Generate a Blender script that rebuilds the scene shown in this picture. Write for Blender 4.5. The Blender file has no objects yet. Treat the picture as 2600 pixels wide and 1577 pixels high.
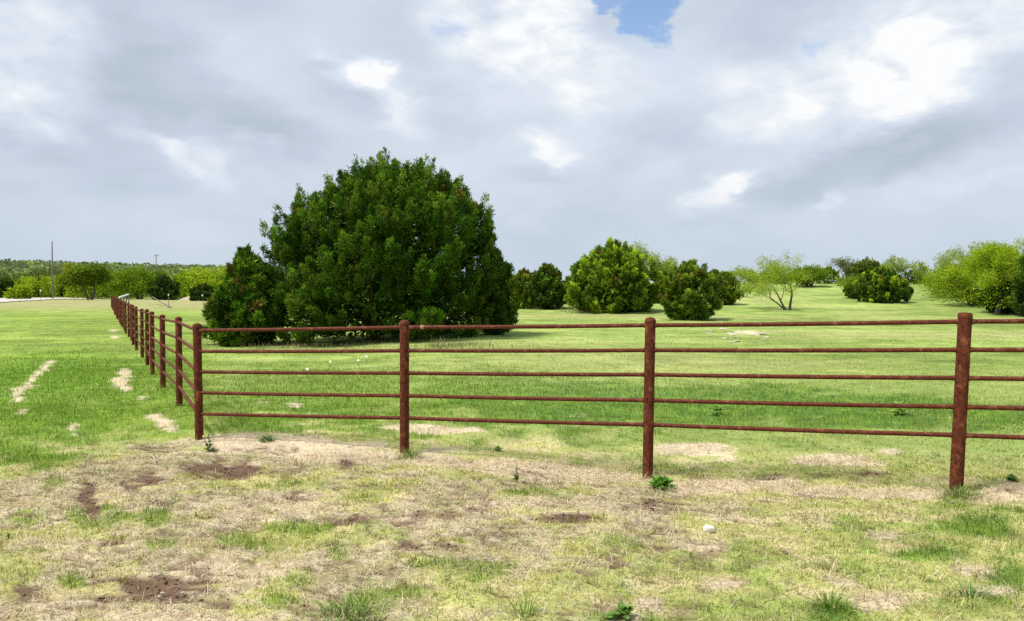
import bpy, math, random
import numpy as np

SC = bpy.context.scene
COL = SC.collection
rng = np.random.default_rng(7)
random.seed(7)

# ------------------------------------------------------------------ camera
F = 1960.0                      # focal length in photo pixels (photo 2600 x 1577)
PITCH = math.atan((788.5 - 741.0) / F)
EYE = 1.6
cam_d = bpy.data.cameras.new('camera')
cam_d.sensor_width = 36.0
cam_d.lens = 36.0 * F / 2600.0
cam_d.clip_start = 0.05
cam_d.clip_end = 20000.0
cam = bpy.data.objects.new('camera', cam_d)
COL.objects.link(cam)
cam.location = (0, 0, EYE)
cam.rotation_euler = (math.pi / 2 - PITCH, 0, 0)
SC.camera = cam

# ------------------------------------------------------------------ light, sky, exposure
EXPO = 0.92
SC.view_settings.view_transform = 'Standard'
SC.view_settings.look = 'None'
SC.view_settings.exposure = EXPO
SC.view_settings.gamma = 1.0
SC.cycles.use_denoising = False
SC.cycles.max_bounces = 6
SC.cycles.diffuse_bounces = 3
SC.cycles.transmission_bounces = 4
SC.cycles.transparent_max_bounces = 6
SUN_EL, SUN_AZ = math.radians(60), math.radians(243)     # azimuth clockwise from +Y (view direction)
sun_d = bpy.data.lights.new('sun', 'SUN')
sun_d.energy = 2.9
sun_d.angle = math.radians(11)
sun_d.color = (1.0, 0.955, 0.88)
sun = bpy.data.objects.new('sun', sun_d)
COL.objects.link(sun)
sun.rotation_euler = (math.pi / 2 - SUN_EL, 0, -SUN_AZ + math.pi)
sun.location = (0, 0, 30)


def srgb(r, g, b):
    def f(c):
        c /= 255.0
        return c / 12.92 if c <= 0.04045 else ((c + 0.055) / 1.055) ** 2.4
    return (f(r), f(g), f(b))


def build_world():
    w = bpy.data.worlds.new('World')
    SC.world = w
    w.use_nodes = True
    nt = w.node_tree
    nt.nodes.clear()
    N, L = nt.nodes, nt.links

    def math_n(op, a, b=None, c=None, clamp=False):
        n = N.new('ShaderNodeMath')
        n.operation = op
        n.use_clamp = clamp
        for i, v in enumerate((a, b, c)):
            if v is None:
                continue
            if isinstance(v, (int, float)):
                n.inputs[i].default_value = v
            else:
                L.new(v, n.inputs[i])
        return n.outputs[0]

    def vmath(op, a, b=None):
        n = N.new('ShaderNodeVectorMath')
        n.operation = op
        for i, v in enumerate((a, b)):
            if v is None:
                continue
            if isinstance(v, tuple):
                n.inputs[i].default_value = v
            else:
                L.new(v, n.inputs[i])
        return n.outputs['Value'] if op in ('LENGTH', 'DOT_PRODUCT') else n.outputs['Vector']

    def noise(vec, scale, detail, rough=0.5, dist=0.0):
        n = N.new('ShaderNodeTexNoise')
        n.inputs['Scale'].default_value = scale
        n.inputs['Detail'].default_value = detail
        n.inputs['Roughness'].default_value = rough
        n.inputs['Distortion'].default_value = dist
        L.new(vec, n.inputs['Vector'])
        return n.outputs['Fac'], n.outputs['Color']

    tc = N.new('ShaderNodeTexCoord')
    D = tc.outputs['Generated']
    sep = N.new('ShaderNodeSeparateXYZ')
    L.new(D, sep.inputs[0])
    az = math_n('ARCTAN2', sep.outputs[0], sep.outputs[1])
    el = math_n('ARCSINE', sep.outputs[2])
    comb = N.new('ShaderNodeCombineXYZ')
    L.new(az, comb.inputs[0])
    L.new(el, comb.inputs[1])
    # layered clouds: stretch the direction vertically
    st = vmath('MULTIPLY', D, (1.0, 1.0, 2.1))
    _, warp = noise(st, 5.0, 3.0, 0.55)
    wv = vmath('MULTIPLY', vmath('SUBTRACT', warp, (0.5, 0.5, 0.5)), (0.10, 0.065, 0.0))
    _, warp2 = noise(st, 15.0, 5.0, 0.58)
    wv2 = vmath('MULTIPLY', vmath('SUBTRACT', warp2, (0.5, 0.5, 0.5)), (0.085, 0.060, 0.0))
    Q = vmath('ADD', vmath('ADD', comb.outputs[0], wv), wv2)

    def azel(dx, dy):
        sx, sy = dx * 1.0552, dy * 1.0552
        a = math.atan((sx - 1300) / F)
        v = -(sy - 788.5) / F
        fy = math.cos(PITCH) + v * math.sin(PITCH)
        fz = -math.sin(PITCH) + v * math.cos(PITCH)
        fx = (sx - 1300) / F
        ln = math.sqrt(fx * fx + fy * fy + fz * fz)
        return math.atan2(fx, fy), math.asin(fz / ln)

    def blob(dx, dy, rx, ry, rot=0.0, hard=1.0):
        """soft cloud patch: 1 in the middle, 0 outside"""
        a, e = azel(dx, dy)
        k = 1.0552 / F
        m = N.new('ShaderNodeMapping')
        m.vector_type = 'TEXTURE'
        m.inputs['Location'].default_value = (a, e, 0)
        m.inputs['Rotation'].default_value = (0, 0, math.radians(rot))
        m.inputs['Scale'].default_value = (rx * k, ry * k, 1)
        L.new(Q, m.inputs['Vector'])
        ln = vmath('LENGTH', m.outputs[0])
        mr = N.new('ShaderNodeMapRange')
        mr.interpolation_type = 'SMOOTHERSTEP'
        mr.inputs['From Min'].default_value = 1.0 + 0.55 * hard
        mr.inputs['From Max'].default_value = 1.0 - hard
        mr.inputs['To Min'].default_value = 0.0
        mr.inputs['To Max'].default_value = 1.0
        L.new(ln, mr.inputs['Value'])
        return mr.outputs[0]

    n1, _ = noise(st, 4.0, 5.0, 0.45, 0.25)
    n2, _ = noise(st, 11.0, 4.0, 0.45, 0.2)
    lum = math_n('MULTIPLY_ADD', math_n('SUBTRACT', n1, 0.5), 0.20, 0.836)
    lum = math_n('MULTIPLY_ADD', math_n('SUBTRACT', n2, 0.5), 0.13, lum)
    patches = [
        (1260, 150, 300, 190, 0, .045, 1), (2200, 150, 380, 190, 0, .045, 1), (830, 225, 110, 30, -20, -.03, 1), (1720, 500, 110, 26, 10, -.035, 1),
        (30, 110, 170, 150, 0, .08, .9), (40, 275, 120, 85, 0, .07, 1),
        (420, 190, 300, 105, -24, -.085, .9), (620, 300, 190, 70, -20, -.045, 1), (320, 415, 190, 55, 0, -.04, 1),
        (850, 175, 92, 40, -10, .095, .4), (865, 172, 60, 30, -10, .05, .8), (935, 245, 125, 52, -38, .09, .6), (440, 385, 120, 40, -32, .085, .6), (600, 345, 70, 24, -10, .05, .7),
        (700, 150, 130, 60, -10, -.02, 1), (1000, 110, 190, 60, -25, -.02, 1),
        (1270, 90, 240, 115, -20, .085, .6), (1340, 40, 120, 70, 0, .04, .8), (1420, 250, 150, 90, 0, .03, 1),
        (1880, 60, 170, 70, -20, -.06, 1), (1560, 150, 130, 60, 0, .015, 1),
        (2160, 235, 150, 85, 35, .075, .8), (2120, 225, 80, 56, 20, .045, .8), (2250, 90, 260, 105, 10, .075, .7), (1830, 250, 150, 90, -20, .075, .9),
        (2060, 400, 210, 80, 22, -.105, .9), (2330, 295, 200, 75, 25, -.08, .9), (1900, 440, 120, 50, 10, -.03, 1),
        (1730, 452, 96, 46, 15, .10, .45), (1765, 435, 52, 34, 20, .06, .6), (1340, 375, 50, 42, -30, .09, .5), (1400, 250, 70, 50, 0, .05, .6), (2230, 55, 70, 55, 0, .05, .5), (1290, 330, 40, 30, 0, .05, .6), (1960, 240, 60, 40, 0, .05, .6), (1300, 425, 120, 30, 0, -.05, 1),
        (2010, 497, 46, 22, 0, .085, .6), (1650, 320, 90, 60, 0, -.03, 1), (2350, 470, 130, 24, 14, .035, 1),
        (1280, 525, 80, 20, 0, .035, 1), (420, 545, 200, 25, 0, .025, 1),
    ]
    n3, _ = noise(st, 17.0, 6.0, 0.55, 0.35)
    billow = math_n('MULTIPLY_ADD', math_n('SUBTRACT', n3, 0.5), 3.4, 1.0)
    billow = math_n('MINIMUM', math_n('MAXIMUM', billow, 0.25), 1.7)
    bright = None
    for (x, y, rx, ry, rot, amp, hard) in patches:
        b_ = blob(x, y, rx, ry, rot, max(hard, .8))
        if amp > .03:
            bright = math_n('MULTIPLY', b_, amp) if bright is None else math_n('MULTIPLY_ADD', b_, amp, bright)
        else:
            lum = math_n('MULTIPLY_ADD', b_, amp, lum)
    lum = math_n('ADD', lum, math_n('MULTIPLY', bright, billow))
    ramp = N.new('ShaderNodeValToRGB')
    ramp.color_ramp.interpolation = 'LINEAR'
    stops = [(0.60, (160, 174, 188)), (0.70, (177, 190, 202)), (0.80, (199, 211, 226)),
             (0.90, (223, 232, 243)), (1.0, (252, 253, 254))]
    els = ramp.color_ramp.elements
    els[0].position = stops[0][0]
    els[1].position = stops[-1][0]
    for p, _c in stops[1:-1]:
        els.new(p)
    for e, (p, c) in zip(els, stops):
        e.position = p
        e.color = (*srgb(*c), 1)
    L.new(lum, ramp.inputs[0])
    # air near the horizon: the far cloud base is a little bluer
    hz = N.new('ShaderNodeMapRange')
    hz.interpolation_type = 'SMOOTHSTEP'
    hz.inputs['From Min'].default_value = 0.17
    hz.inputs['From Max'].default_value = 0.0
    hz.inputs['To Max'].default_value = 0.72
    L.new(el, hz.inputs['Value'])
    mixh = N.new('ShaderNodeMix')
    mixh.data_type = 'RGBA'
    L.new(hz.outputs[0], mixh.inputs['Factor'])
    L.new(ramp.outputs[0], mixh.inputs['A'])
    mixh.inputs['B'].default_value = (*srgb(197, 212, 225), 1)
    # clear gaps
    gap = math_n('MULTIPLY', blob(1580, 22, 66, 58, 0, .28), 1.0)
    gap = math_n('MAXIMUM', gap, math_n('MULTIPLY', blob(1480, -8, 70, 26, 0, .4), 0.9))
    gap = math_n('MAXIMUM', gap, math_n('MULTIPLY', blob(1112, 82, 46, 26, -30, .9), 0.42))
    gap = math_n('MAXIMUM', gap, math_n('MULTIPLY', blob(1985, 118, 17, 30, 10, .9), 0.42))
    gap = math_n('MAXIMUM', gap, math_n('MULTIPLY', blob(1540, 90, 120, 50, -20, 1.), 0.16))
    sky = N.new('ShaderNodeTexSky')
    sky.sky_type = 'NISHITA'
    sky.sun_disc = False
    sky.sun_elevation = SUN_EL
    sky.sun_rotation = SUN_AZ
    sky.altitude = 300
    sky.air_density = 1.0
    sky.dust_density = 0.6
    bg_sky = N.new('ShaderNodeBackground')
    bg_sky.inputs['Strength'].default_value = 0.10
    L.new(sky.outputs[0], bg_sky.inputs['Color'])
    bg_cl = N.new('ShaderNodeBackground')
    bg_cl.inputs['Strength'].default_value = 2.0 ** (-EXPO)
    L.new(mixh.outputs['Result'], bg_cl.inputs['Color'])
    mx = N.new('ShaderNodeMixShader')
    L.new(gap, mx.inputs[0])
    L.new(bg_cl.outputs[0], mx.inputs[1])
    L.new(bg_sky.outputs[0], mx.inputs[2])
    out = N.new('ShaderNodeOutputWorld')
    L.new(mx.outputs[0], out.inputs['Surface'])
    w.cycles.sampling_method = 'MANUAL'
    w.cycles.sample_map_resolution = 512


build_world()

# ------------------------------------------------------------------ numeric helpers
_perm = np.random.default_rng(3).random((256, 256)).astype(np.float32)


def vnoise(x, y):
    xi = np.floor(x).astype(np.int64)
    yi = np.floor(y).astype(np.int64)
    fx, fy = x - xi, y - yi
    fx = fx * fx * (3 - 2 * fx)
    fy = fy * fy * (3 - 2 * fy)
    a = _perm[xi & 255, yi & 255]
    b = _perm[(xi + 1) & 255, yi & 255]
    c = _perm[xi & 255, (yi + 1) & 255]
    d = _perm[(xi + 1) & 255, (yi + 1) & 255]
    return (a * (1 - fx) + b * fx) * (1 - fy) + (c * (1 - fx) + d * fx) * fy


def fbm(x, y, scale, octv=4, off=0.0):
    v, amp, tot = 0.0, 1.0, 0.0
    for o in range(octv):
        s = scale * (2.03 ** o)
        v = v + amp * vnoise(x * s + off + 17.3 * o, y * s + off * 1.7 + 9.1 * o)
        tot += amp
        amp *= 0.52
    return v / tot


def sstep(x, a, b):
    t = np.clip((x - a) / (b - a), 0, 1)
    return t * t * (3 - 2 * t)


RISE_Y = np.array([0, 30, 40, 46, 52, 60, 70, 80, 92, 110, 150, 220, 400, 3000, 9000.])
RISE_Z = np.array([0, .03, .10, .22, .42, .85, 1.6, 2.35, 2.7, 2.6, 1.2, -2, -8, -20, -40.])
HILL_Y = np.array([0, 230, 300, 380, 480, 600, 900, 3000, 9000.])
HILL_Z = np.array([0, 0, 2.5, 7.5, 12.0, 14.5, 12, 0, -30.])


def H(x, y):
    x = np.asarray(x, float)
    y = np.asarray(y, float)
    t = x / np.maximum(np.abs(y), 4.0)
    wr = sstep(t, -0.27, -0.03)
    wl = 1 - sstep(t, -0.27, -0.05)
    front = (y > 0)
    z = np.where(front, wr * np.interp(y, RISE_Y, RISE_Z), 0)
    z = z + np.where(front, wl * np.interp(y, HILL_Y, HILL_Z) * (1.05 + 0.9 * np.clip(-t - .45, -.25, .25)), 0)
    z = z - 0.16 * wl * sstep(y, 9, 21) * (1 - sstep(y, 45, 80))
    z = z - 0.11 * np.exp(-(((x - 1.25) / 1.5) ** 2 + ((y - 7.0) / 1.3) ** 2))
    r = np.hypot(x, y)
    z = z + 0.05 * (fbm(x, y, 0.55, 3, 5.0) - 0.5) * sstep(r, 1.5, 4) + 0.30 * (fbm(x, y, 0.06, 3, 8.0) - 0.5) * sstep(r, 14, 45)
    z = z + 4.0 * (fbm(x, y, 0.006, 3, 2.0) - 0.5) * sstep(r, 240, 500)
    return z


def relief(x, y):
    near = 1 - sstep(np.hypot(x, y), 10, 18)
    return near * (.030 * (fbm(x, y, 5.0, 3, 50) - .5) + .05 * (fbm(x, y, 1.9, 2, 70) - .5))


def Hs(x, y):
    return float(H(np.array([x]), np.array([y]))[0])


def ray(dx, dy):
    """direction (per metre of depth along +Y) of a point given in 2464-wide photo coordinates"""
    sx, sy = dx * 1.0552, dy * 1.0552
    a, v = (sx - 1300) / F, -(sy - 788.5) / F
    fy = math.cos(PITCH) + v * math.sin(PITCH)
    fz = -math.sin(PITCH) + v * math.cos(PITCH)
    return a / fy, fz / fy


def P(dx, dy, Z):
    a, b = ray(dx, dy)
    return np.array([a * Z, Z, EYE + b * Z])


_ys = np.concatenate([np.arange(2, 60, .05), np.arange(60, 300, .4), np.arange(300, 700, 2)])


def G(dx, dy, far=700.):
    """where the sight line meets the ground"""
    a, b = ray(dx, dy)
    d = EYE + b * _ys - H(a * _ys, _ys)
    i = np.argmax(d < 0)
    if d[i] >= 0:
        i = int(np.argmin(np.where(_ys < far, d, 1e9)))
    y = _ys[i]
    return np.array([a * y, y, Hs(a * y, y)])


# ------------------------------------------------------------------ scene helpers
def tag(o, label=None, cat=None, group=None, kind=None):
    if label:
        o['label'] = label
    if cat:
        o['category'] = cat
    if group:
        o['group'] = group
    if kind:
        o['kind'] = kind
    return o


def link(name, me, mat=None, parent=None, loc=None):
    o = bpy.data.objects.new(name, me)
    COL.objects.link(o)
    if mat is not None and me is not None and not me.materials:
        me.materials.append(mat)
    if parent is not None:
        o.parent = parent
    if loc is not None:
        o.location = [float(c) for c in loc]
    return o


def empty(name, loc, label, cat, group=None):
    o = bpy.data.objects.new(name, None)
    o.empty_display_size = 0.2
    COL.objects.link(o)
    o.location = [float(c) for c in loc]
    return tag(o, label, cat, group)


def mesh_np(name, verts, tris, cols=None, smooth=False, quads=False):
    """fast mesh from arrays: verts (n,3), faces (m,3) or (m,4), cols (n,3)"""
    me = bpy.data.meshes.new(name)
    n, m = len(verts), len(tris)
    k = tris.shape[1]
    me.vertices.add(n)
    me.vertices.foreach_set('co', np.ascontiguousarray(verts, np.float32).ravel())
    me.loops.add(m * k)
    me.loops.foreach_set('vertex_index', np.ascontiguousarray(tris, np.int32).ravel())
    me.polygons.add(m)
    me.polygons.foreach_set('loop_start', np.arange(0, m * k, k, dtype=np.int32))
    me.polygons.foreach_set('loop_total', np.full(m, k, np.int32))
    if smooth:
        me.polygons.foreach_set('use_smooth', np.ones(m, bool))
    if cols is not None:
        at = me.color_attributes.new('Col', 'FLOAT_COLOR', 'POINT')
        c4 = np.ones((n, 4), np.float32)
        c4[:, :3] = cols
        at.data.foreach_set('color', c4.ravel())
    me.update(calc_edges=True)
    me.validate()
    return me


def norm(v):
    return v / np.maximum(np.linalg.norm(v, axis=-1, keepdims=True), 1e-9)


class Tubes:
    """tapered tubes gathered into one mesh"""

    def __init__(self):
        self.v, self.f, self.n = [], [], 0

    def add(self, pts, rads, k=6, cap=True):
        pts = np.asarray(pts, float)
        rads = np.asarray(rads, float)
        m = len(pts)
        tan = np.gradient(pts, axis=0)
        tan = norm(tan)
        ref = np.array([0.31, 0.17, 0.93])
        if abs(float(np.dot(tan[0], ref))) > 0.9:
            ref = np.array([0.95, 0.2, 0.1])
        u = norm(np.cross(tan, ref))
        w = np.cross(tan, u)
        ang = np.arange(k) * 2 * math.pi / k
        ring = (u[:, None, :] * np.cos(ang)[None, :, None] + w[:, None, :] * np.sin(ang)[None, :, None])
        vv = pts[:, None, :] + ring * rads[:, None, None]
        base = self.n
        self.v.append(vv.reshape(-1, 3))
        for i in range(m - 1):
            for j in range(k):
                a = base + i * k + j
                b = base + i * k + (j + 1) % k
                self.f.append((a, b, b + k, a + k))
        self.n += m * k
        if cap:
            self.f.append(tuple(base + j for j in range(k))[::-1])
            self.f.append(tuple(base + (m - 1) * k + j for j in range(k)))

    def build(self, name, smooth=True):
        me = bpy.data.meshes.new(name)
        v = np.concatenate(self.v)
        me.from_pydata([tuple(p) for p in v.tolist()], [], self.f)
        if smooth:
            me.polygons.foreach_set('use_smooth', np.ones(len(me.polygons), bool))
        me.update()
        return me


# ------------------------------------------------------------------ materials
def new_mat(name):
    m = bpy.data.materials.new(name)
    m.use_nodes = True
    m.node_tree.nodes.clear()
    return m, m.node_tree.nodes, m.node_tree.links


def leaf_mat(name, trans=0.35, tint=(1.25, 1.3, .6)):
    m, N, L = new_mat(name)
    at = N.new('ShaderNodeAttribute')
    at.attribute_name = 'Col'
    d = N.new('ShaderNodeBsdfDiffuse')
    t = N.new('ShaderNodeBsdfTranslucent')
    mul = N.new('ShaderNodeMix')
    mul.data_type = 'RGBA'
    mul.blend_type = 'MULTIPLY'
    mul.inputs['Factor'].default_value = 1.0
    mul.inputs['B'].default_value = (*tint, 1)
    L.new(at.outputs['Color'], d.inputs['Color'])
    L.new(at.outputs['Color'], mul.inputs['A'])
    L.new(mul.outputs['Result'], t.inputs['Color'])
    mx = N.new('ShaderNodeMixShader')
    mx.inputs[0].default_value = trans
    L.new(d.outputs[0], mx.inputs[1])
    L.new(t.outputs[0], mx.inputs[2])
    o = N.new('ShaderNodeOutputMaterial')
    L.new(mx.outputs[0], o.inputs['Surface'])
    return m


def noise_mat(name, c1, c2, scale=8.0, rough=0.85, bump=0.3, detail=6.0, stretch=(1, 1, 1), rnd=False, c3=None):
    m, N, L = new_mat(name)
    tc = N.new('ShaderNodeTexCoord')
    mp = N.new('ShaderNodeMapping')
    mp.inputs['Scale'].default_value = stretch
    L.new(tc.outputs['Object'], mp.inputs['Vector'])
    vec = mp.outputs[0]
    if rnd:
        oi = N.new('ShaderNodeObjectInfo')
        va = N.new('ShaderNodeVectorMath')
        va.operation = 'ADD'
        ml = N.new('ShaderNodeMath')
        ml.operation = 'MULTIPLY'
        ml.inputs[1].default_value = 37.0
        L.new(oi.outputs['Random'], ml.inputs[0])
        L.new(vec, va.inputs[0])
        L.new(ml.outputs[0], va.inputs[1])
        vec = va.outputs[0]
    n = N.new('ShaderNodeTexNoise')
    n.inputs['Scale'].default_value = scale
    n.inputs['Detail'].default_value = detail
    n.inputs['Roughness'].default_value = 0.65
    L.new(vec, n.inputs['Vector'])
    r = N.new('ShaderNodeValToRGB')
    r.color_ramp.elements[0].position = 0.35
    r.color_ramp.elements[1].position = 0.66
    r.color_ramp.elements[0].color = (*c1, 1)
    r.color_ramp.elements[1].color = (*c2, 1)
    L.new(n.outputs['Fac'], r.inputs[0])
    colour = r.outputs[0]
    if c3 is not None:
        n3 = N.new('ShaderNodeTexNoise')
        n3.inputs['Scale'].default_value = scale * 0.33
        n3.inputs['Detail'].default_value = 8.0
        n3.inputs['Roughness'].default_value = 0.7
        L.new(vec, n3.inputs['Vector'])
        r3 = N.new('ShaderNodeMapRange')
        r3.inputs['From Min'].default_value = 0.53
        r3.inputs['From Max'].default_value = 0.68
        L.new(n3.outputs['Fac'], r3.inputs['Value'])
        mx = N.new('ShaderNodeMix')
        mx.data_type = 'RGBA'
        L.new(r3.outputs[0], mx.inputs['Factor'])
        L.new(colour, mx.inputs['A'])
        mx.inputs['B'].default_value = (*c3, 1)
        colour = mx.outputs['Result']
    b = N.new('ShaderNodeBsdfPrincipled')
    b.inputs['Roughness'].default_value = rough
    b.inputs['Specular IOR Level'].default_value = 0.22
    L.new(colour, b.inputs['Base Color'])
    bp = N.new('ShaderNodeBump')
    bp.inputs['Strength'].default_value = bump
    bp.inputs['Distance'].default_value = 0.01
    L.new(n.outputs['Fac'], bp.inputs['Height'])
    L.new(bp.outputs[0], b.inputs['Normal'])
    o = N.new('ShaderNodeOutputMaterial')
    L.new(b.outputs[0], o.inputs['Surface'])
    return m


M_RUST = noise_mat('rusted_pipe', (.038, .0085, .0040), (.145, .0340, .0105), 34, .8, .4, 8, (.05, .05, 1.3), True, (.25, .085, .034))
M_RUST_RAIL = noise_mat('rusted_rail', (.052, .0115, .0050), (.135, .0320, .0115), 42, .72, .4, 8, (1, 1, 1), True, (.21, .075, .038))
M_BAND = noise_mat('worn_weld', (.26, .10, .06), (.42, .22, .15), 60, .7, .3)
M_BARK_J = noise_mat('juniper_bark', (.10, .06, .045), (.22, .15, .11), 14, .9, .6, 6, (3, 3, .4))
M_BARK_M = noise_mat('mesquite_bark', (.05, .035, .028), (.15, .11, .085), 12, .9, .6, 6, (3, 3, .5))
M_JUN = leaf_mat('juniper_foliage', 0.18, (1.2, 1.35, .5))
M_MES = leaf_mat('mesquite_foliage', 0.48)
M_OAK = leaf_mat('oak_foliage', 0.25)
M_GRASS = leaf_mat('grass_blades', 0.30, (1.1, 1.15, .7))
M_STONE = noise_mat('limestone', (.36, .32, .25), (.56, .51, .42), 9, .9, .6)
M_POLE = noise_mat('weathered_pole', (.13, .11, .10), (.24, .21, .19), 6, .9, .3, 5, (4, 4, .3))
M_WHITE = noise_mat('white_paint', (.70, .70, .70), (.85, .85, .84), 5, .5, .05)
M_STEEL = noise_mat('green_post_steel', (.07, .08, .06), (.14, .14, .11), 20, .7, .2)
M_DEADWOOD = noise_mat('dead_wood', (.25, .19, .15), (.48, .40, .33), 20, .9, .5)
M_ROAD = noise_mat('pale_road', (.40, .36, .31), (.52, .48, .42), .6, .95, .2)

# ------------------------------------------------------------------ ground cover fields
ST = np.array


def ell(items):
    out = []
    for (cx, cy, rx, ry, amp) in items:
        c = G(cx, cy)
        n_ = G(cx, min(cy + ry, 1560))
        f_ = G(cx, cy - ry)
        out.append((c[0], c[1], rx * 1.0552 * c[1] / F, max(0.04, abs(f_[1] - n_[1]) / 2), amp))
    return out


DIRT = ell([(548, 1136, 110, 30, 1.), (470, 1130, 50, 14, .8), (216, 1200, 30, 42, 1.), (345, 1158, 70, 28, .8), (240, 1130, 70, 18, .55),
            (840, 1124, 42, 12, .9), (330, 1395, 110, 18, .8), (430, 1410, 130, 26, 1.), (330, 1440, 150, 22, .95), (520, 1445, 70, 12, .8),
            (190, 1470, 110, 12, .6), (60, 1420, 70, 26, .7), (1390, 1250, 95, 14, .95), (1420, 1262, 60, 10, .7), (1060, 1318, 110, 14, .9),
            (985, 1310, 30, 9, .9), (1610, 1215, 80, 16, .85), (1680, 1196, 60, 12, .6), (268, 1306, 44, 9, .9), (1882, 1332, 24, 8, .9),
            (805, 1440, 36, 14, .8), (905, 1380, 50, 12, .7), (900, 1172, 45, 16, .6), (980, 1165, 40, 14, .6), (1165, 1425, 60, 10, .6),
            (175, 1345, 28, 8, .8), (1300, 1140, 60, 14, .35), (800, 1310, 26, 8, .6), (865, 1243, 45, 12, .75), (60, 1240, 40, 8, .5),
            (1850, 1150, 70, 8, .5), (2050, 1148, 90, 8, .4), (1690, 1150, 50, 8, .7), (1180, 1235, 60, 10, .5), (700, 1190, 50, 12, .4),
            (2430, 1185, 20, 6, .6), (1230, 760, 1, 1, 0.)])
STRAW = ell([(600, 1068, 130, 26, 1.), (760, 1080, 160, 28, 1.), (880, 1095, 90, 22, .9), (1060, 1105, 90, 26, .95), (1190, 1128, 120, 24, .9),
             (1330, 1140, 130, 22, .9), (1460, 1150, 90, 14, .8), (1750, 1170, 150, 20, .8), (1980, 1185, 160, 16, .8), (2190, 1190, 120, 14, .8),
             (2400, 1190, 110, 20, .8), (990, 1030, 90, 12, 1.1), (1100, 1036, 60, 8, .8), (1650, 1085, 100, 22, .9), (1745, 1105, 20, 12, .9),
             (1985, 1108, 110, 14, 1.1), (2075, 1122, 60, 10, .8), (2150, 1085, 40, 8, .6), (1690, 1318, 70, 12, .9), (1567, 1450, 40, 20, .9),
             (1480, 1475, 60, 16, .8), (2040, 1415, 40, 14, .9), (2130, 1445, 60, 22, .8), (1990, 1400, 30, 10, .8), (2330, 1380, 60, 14, .8),
             (2400, 1425, 60, 14, .8), (1740, 1410, 60, 14, .7), (2150, 1290, 60, 10, .7), (2320, 1210, 70, 8, .8), (302, 900, 14, 12, 1.1), (292, 918, 20, 12, 1.1),
             (305, 938, 16, 9, 1.), (340, 956, 14, 5, .8), (370, 1003, 20, 10, 1.), (390, 1016, 22, 9, 1.), (412, 1030, 18, 9, .9),
             (122, 874, 8, 8, 1.), (110, 886, 12, 7, 1.), (92, 898, 12, 8, 1.), (80, 912, 10, 9, 1.), (66, 928, 14, 8, 1.), (44, 940, 18, 9, 1.),
             (40, 955, 10, 9, 1.), (48, 966, 9, 9, .9), (180, 1028, 12, 14, .8), (178, 1045, 10, 10, .7), (56, 992, 10, 6, .8), (275, 800, 6, 18, .6), (268, 830, 8, 8, .5), (1790, 800, 46, 8, .6),
             (250, 1250, 150, 30, .5), (650, 1230, 180, 40, .6), (120, 1320, 200, 40, .6), (560, 1370, 160, 30, .6), (420, 1495, 260, 30, .9),
             (1300, 1220, 180, 24, .6), (1000, 1250, 200, 40, .4), (700, 975, 24, 8, .6), (630, 975, 20, 8, .5), (1400, 1000, 40, 8, .4)])
LUSH_SHADED = ell([(760, 930, 300, 60, .9), (1150, 930, 200, 55, .9), (1400, 960, 300, 50, 1.1), (1750, 965, 260, 42, 1.2), (2080, 985, 260, 40, 1.1),  # lush grass, with cloud shade over the pasture put into the same patches
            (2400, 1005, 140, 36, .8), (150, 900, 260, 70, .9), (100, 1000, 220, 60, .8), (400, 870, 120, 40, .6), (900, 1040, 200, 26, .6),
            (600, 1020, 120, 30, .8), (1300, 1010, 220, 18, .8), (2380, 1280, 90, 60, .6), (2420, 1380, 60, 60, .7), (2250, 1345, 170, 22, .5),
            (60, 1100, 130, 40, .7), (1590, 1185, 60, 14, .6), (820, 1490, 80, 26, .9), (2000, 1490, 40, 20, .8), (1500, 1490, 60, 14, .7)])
TUFT = ell([(225, 1250, 95, 26, 1.), (365, 1250, 40, 22, 1.), (395, 1310, 40, 16, .9), (570, 1300, 55, 18, .9), (720, 1275, 90, 16, .9),
            (625, 1310, 40, 14, .8), (70, 1250, 45, 22, .8), (1300, 1190, 75, 14, 1.), (930, 1445, 180, 24, .6), (1130, 1380, 140, 30, .6),
            (680, 1440, 60, 20, .5), (815, 1330, 36, 14, .8), (180, 1400, 36, 22, .7), (130, 1160, 40, 16, .7), (690, 1165, 120, 16, .6),
            (650, 1060, 26, 10, .9), (2310, 1210, 60, 18, .9), (985, 1100, 26, 12, .8), (720, 1400, 40, 14, .7), (880, 1200, 70, 18, .5),
            (1480, 1310, 120, 20, .5), (450, 1250, 50, 12, .4), (1130, 1210, 50, 14, .5)])


def field(x, y, items, jit):
    v = np.zeros_like(x)
    jx = (fbm(x, y, 2.2, 3, 31 + jit) - .5)
    jy = (fbm(x, y, 2.2, 3, 77 + jit) - .5)
    for (cx, cy, rx, ry, amp) in items:
        sel = (np.abs(x - cx) < 2.6 * rx + .3 + 2.6 * ry * abs(cx / cy)) & (np.abs(y - cy) < 2.6 * ry + .3)
        if not sel.any():
            continue
        yy = y[sel] - cy + jy[sel] * min(.9, 1.2 * ry)
        xx = x[sel] - cx - (y[sel] - cy) * cx / cy + jx[sel] * min(.9, 1.2 * rx)
        q = np.sqrt((xx / rx) ** 2 + (yy / ry) ** 2)
        v[sel] = np.maximum(v[sel], amp * (1 - sstep(q, .55, 1.35)))
    return v


def smooth_field(x, y, items):
    v = np.zeros_like(x)
    for (cx, cy, rx, ry, amp) in items:
        q = ((x - cx - (y - cy) * cx / cy) / rx) ** 2 + ((y - cy) / ry) ** 2
        v = np.maximum(v, amp * np.exp(-q * .8))
    return v


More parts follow.
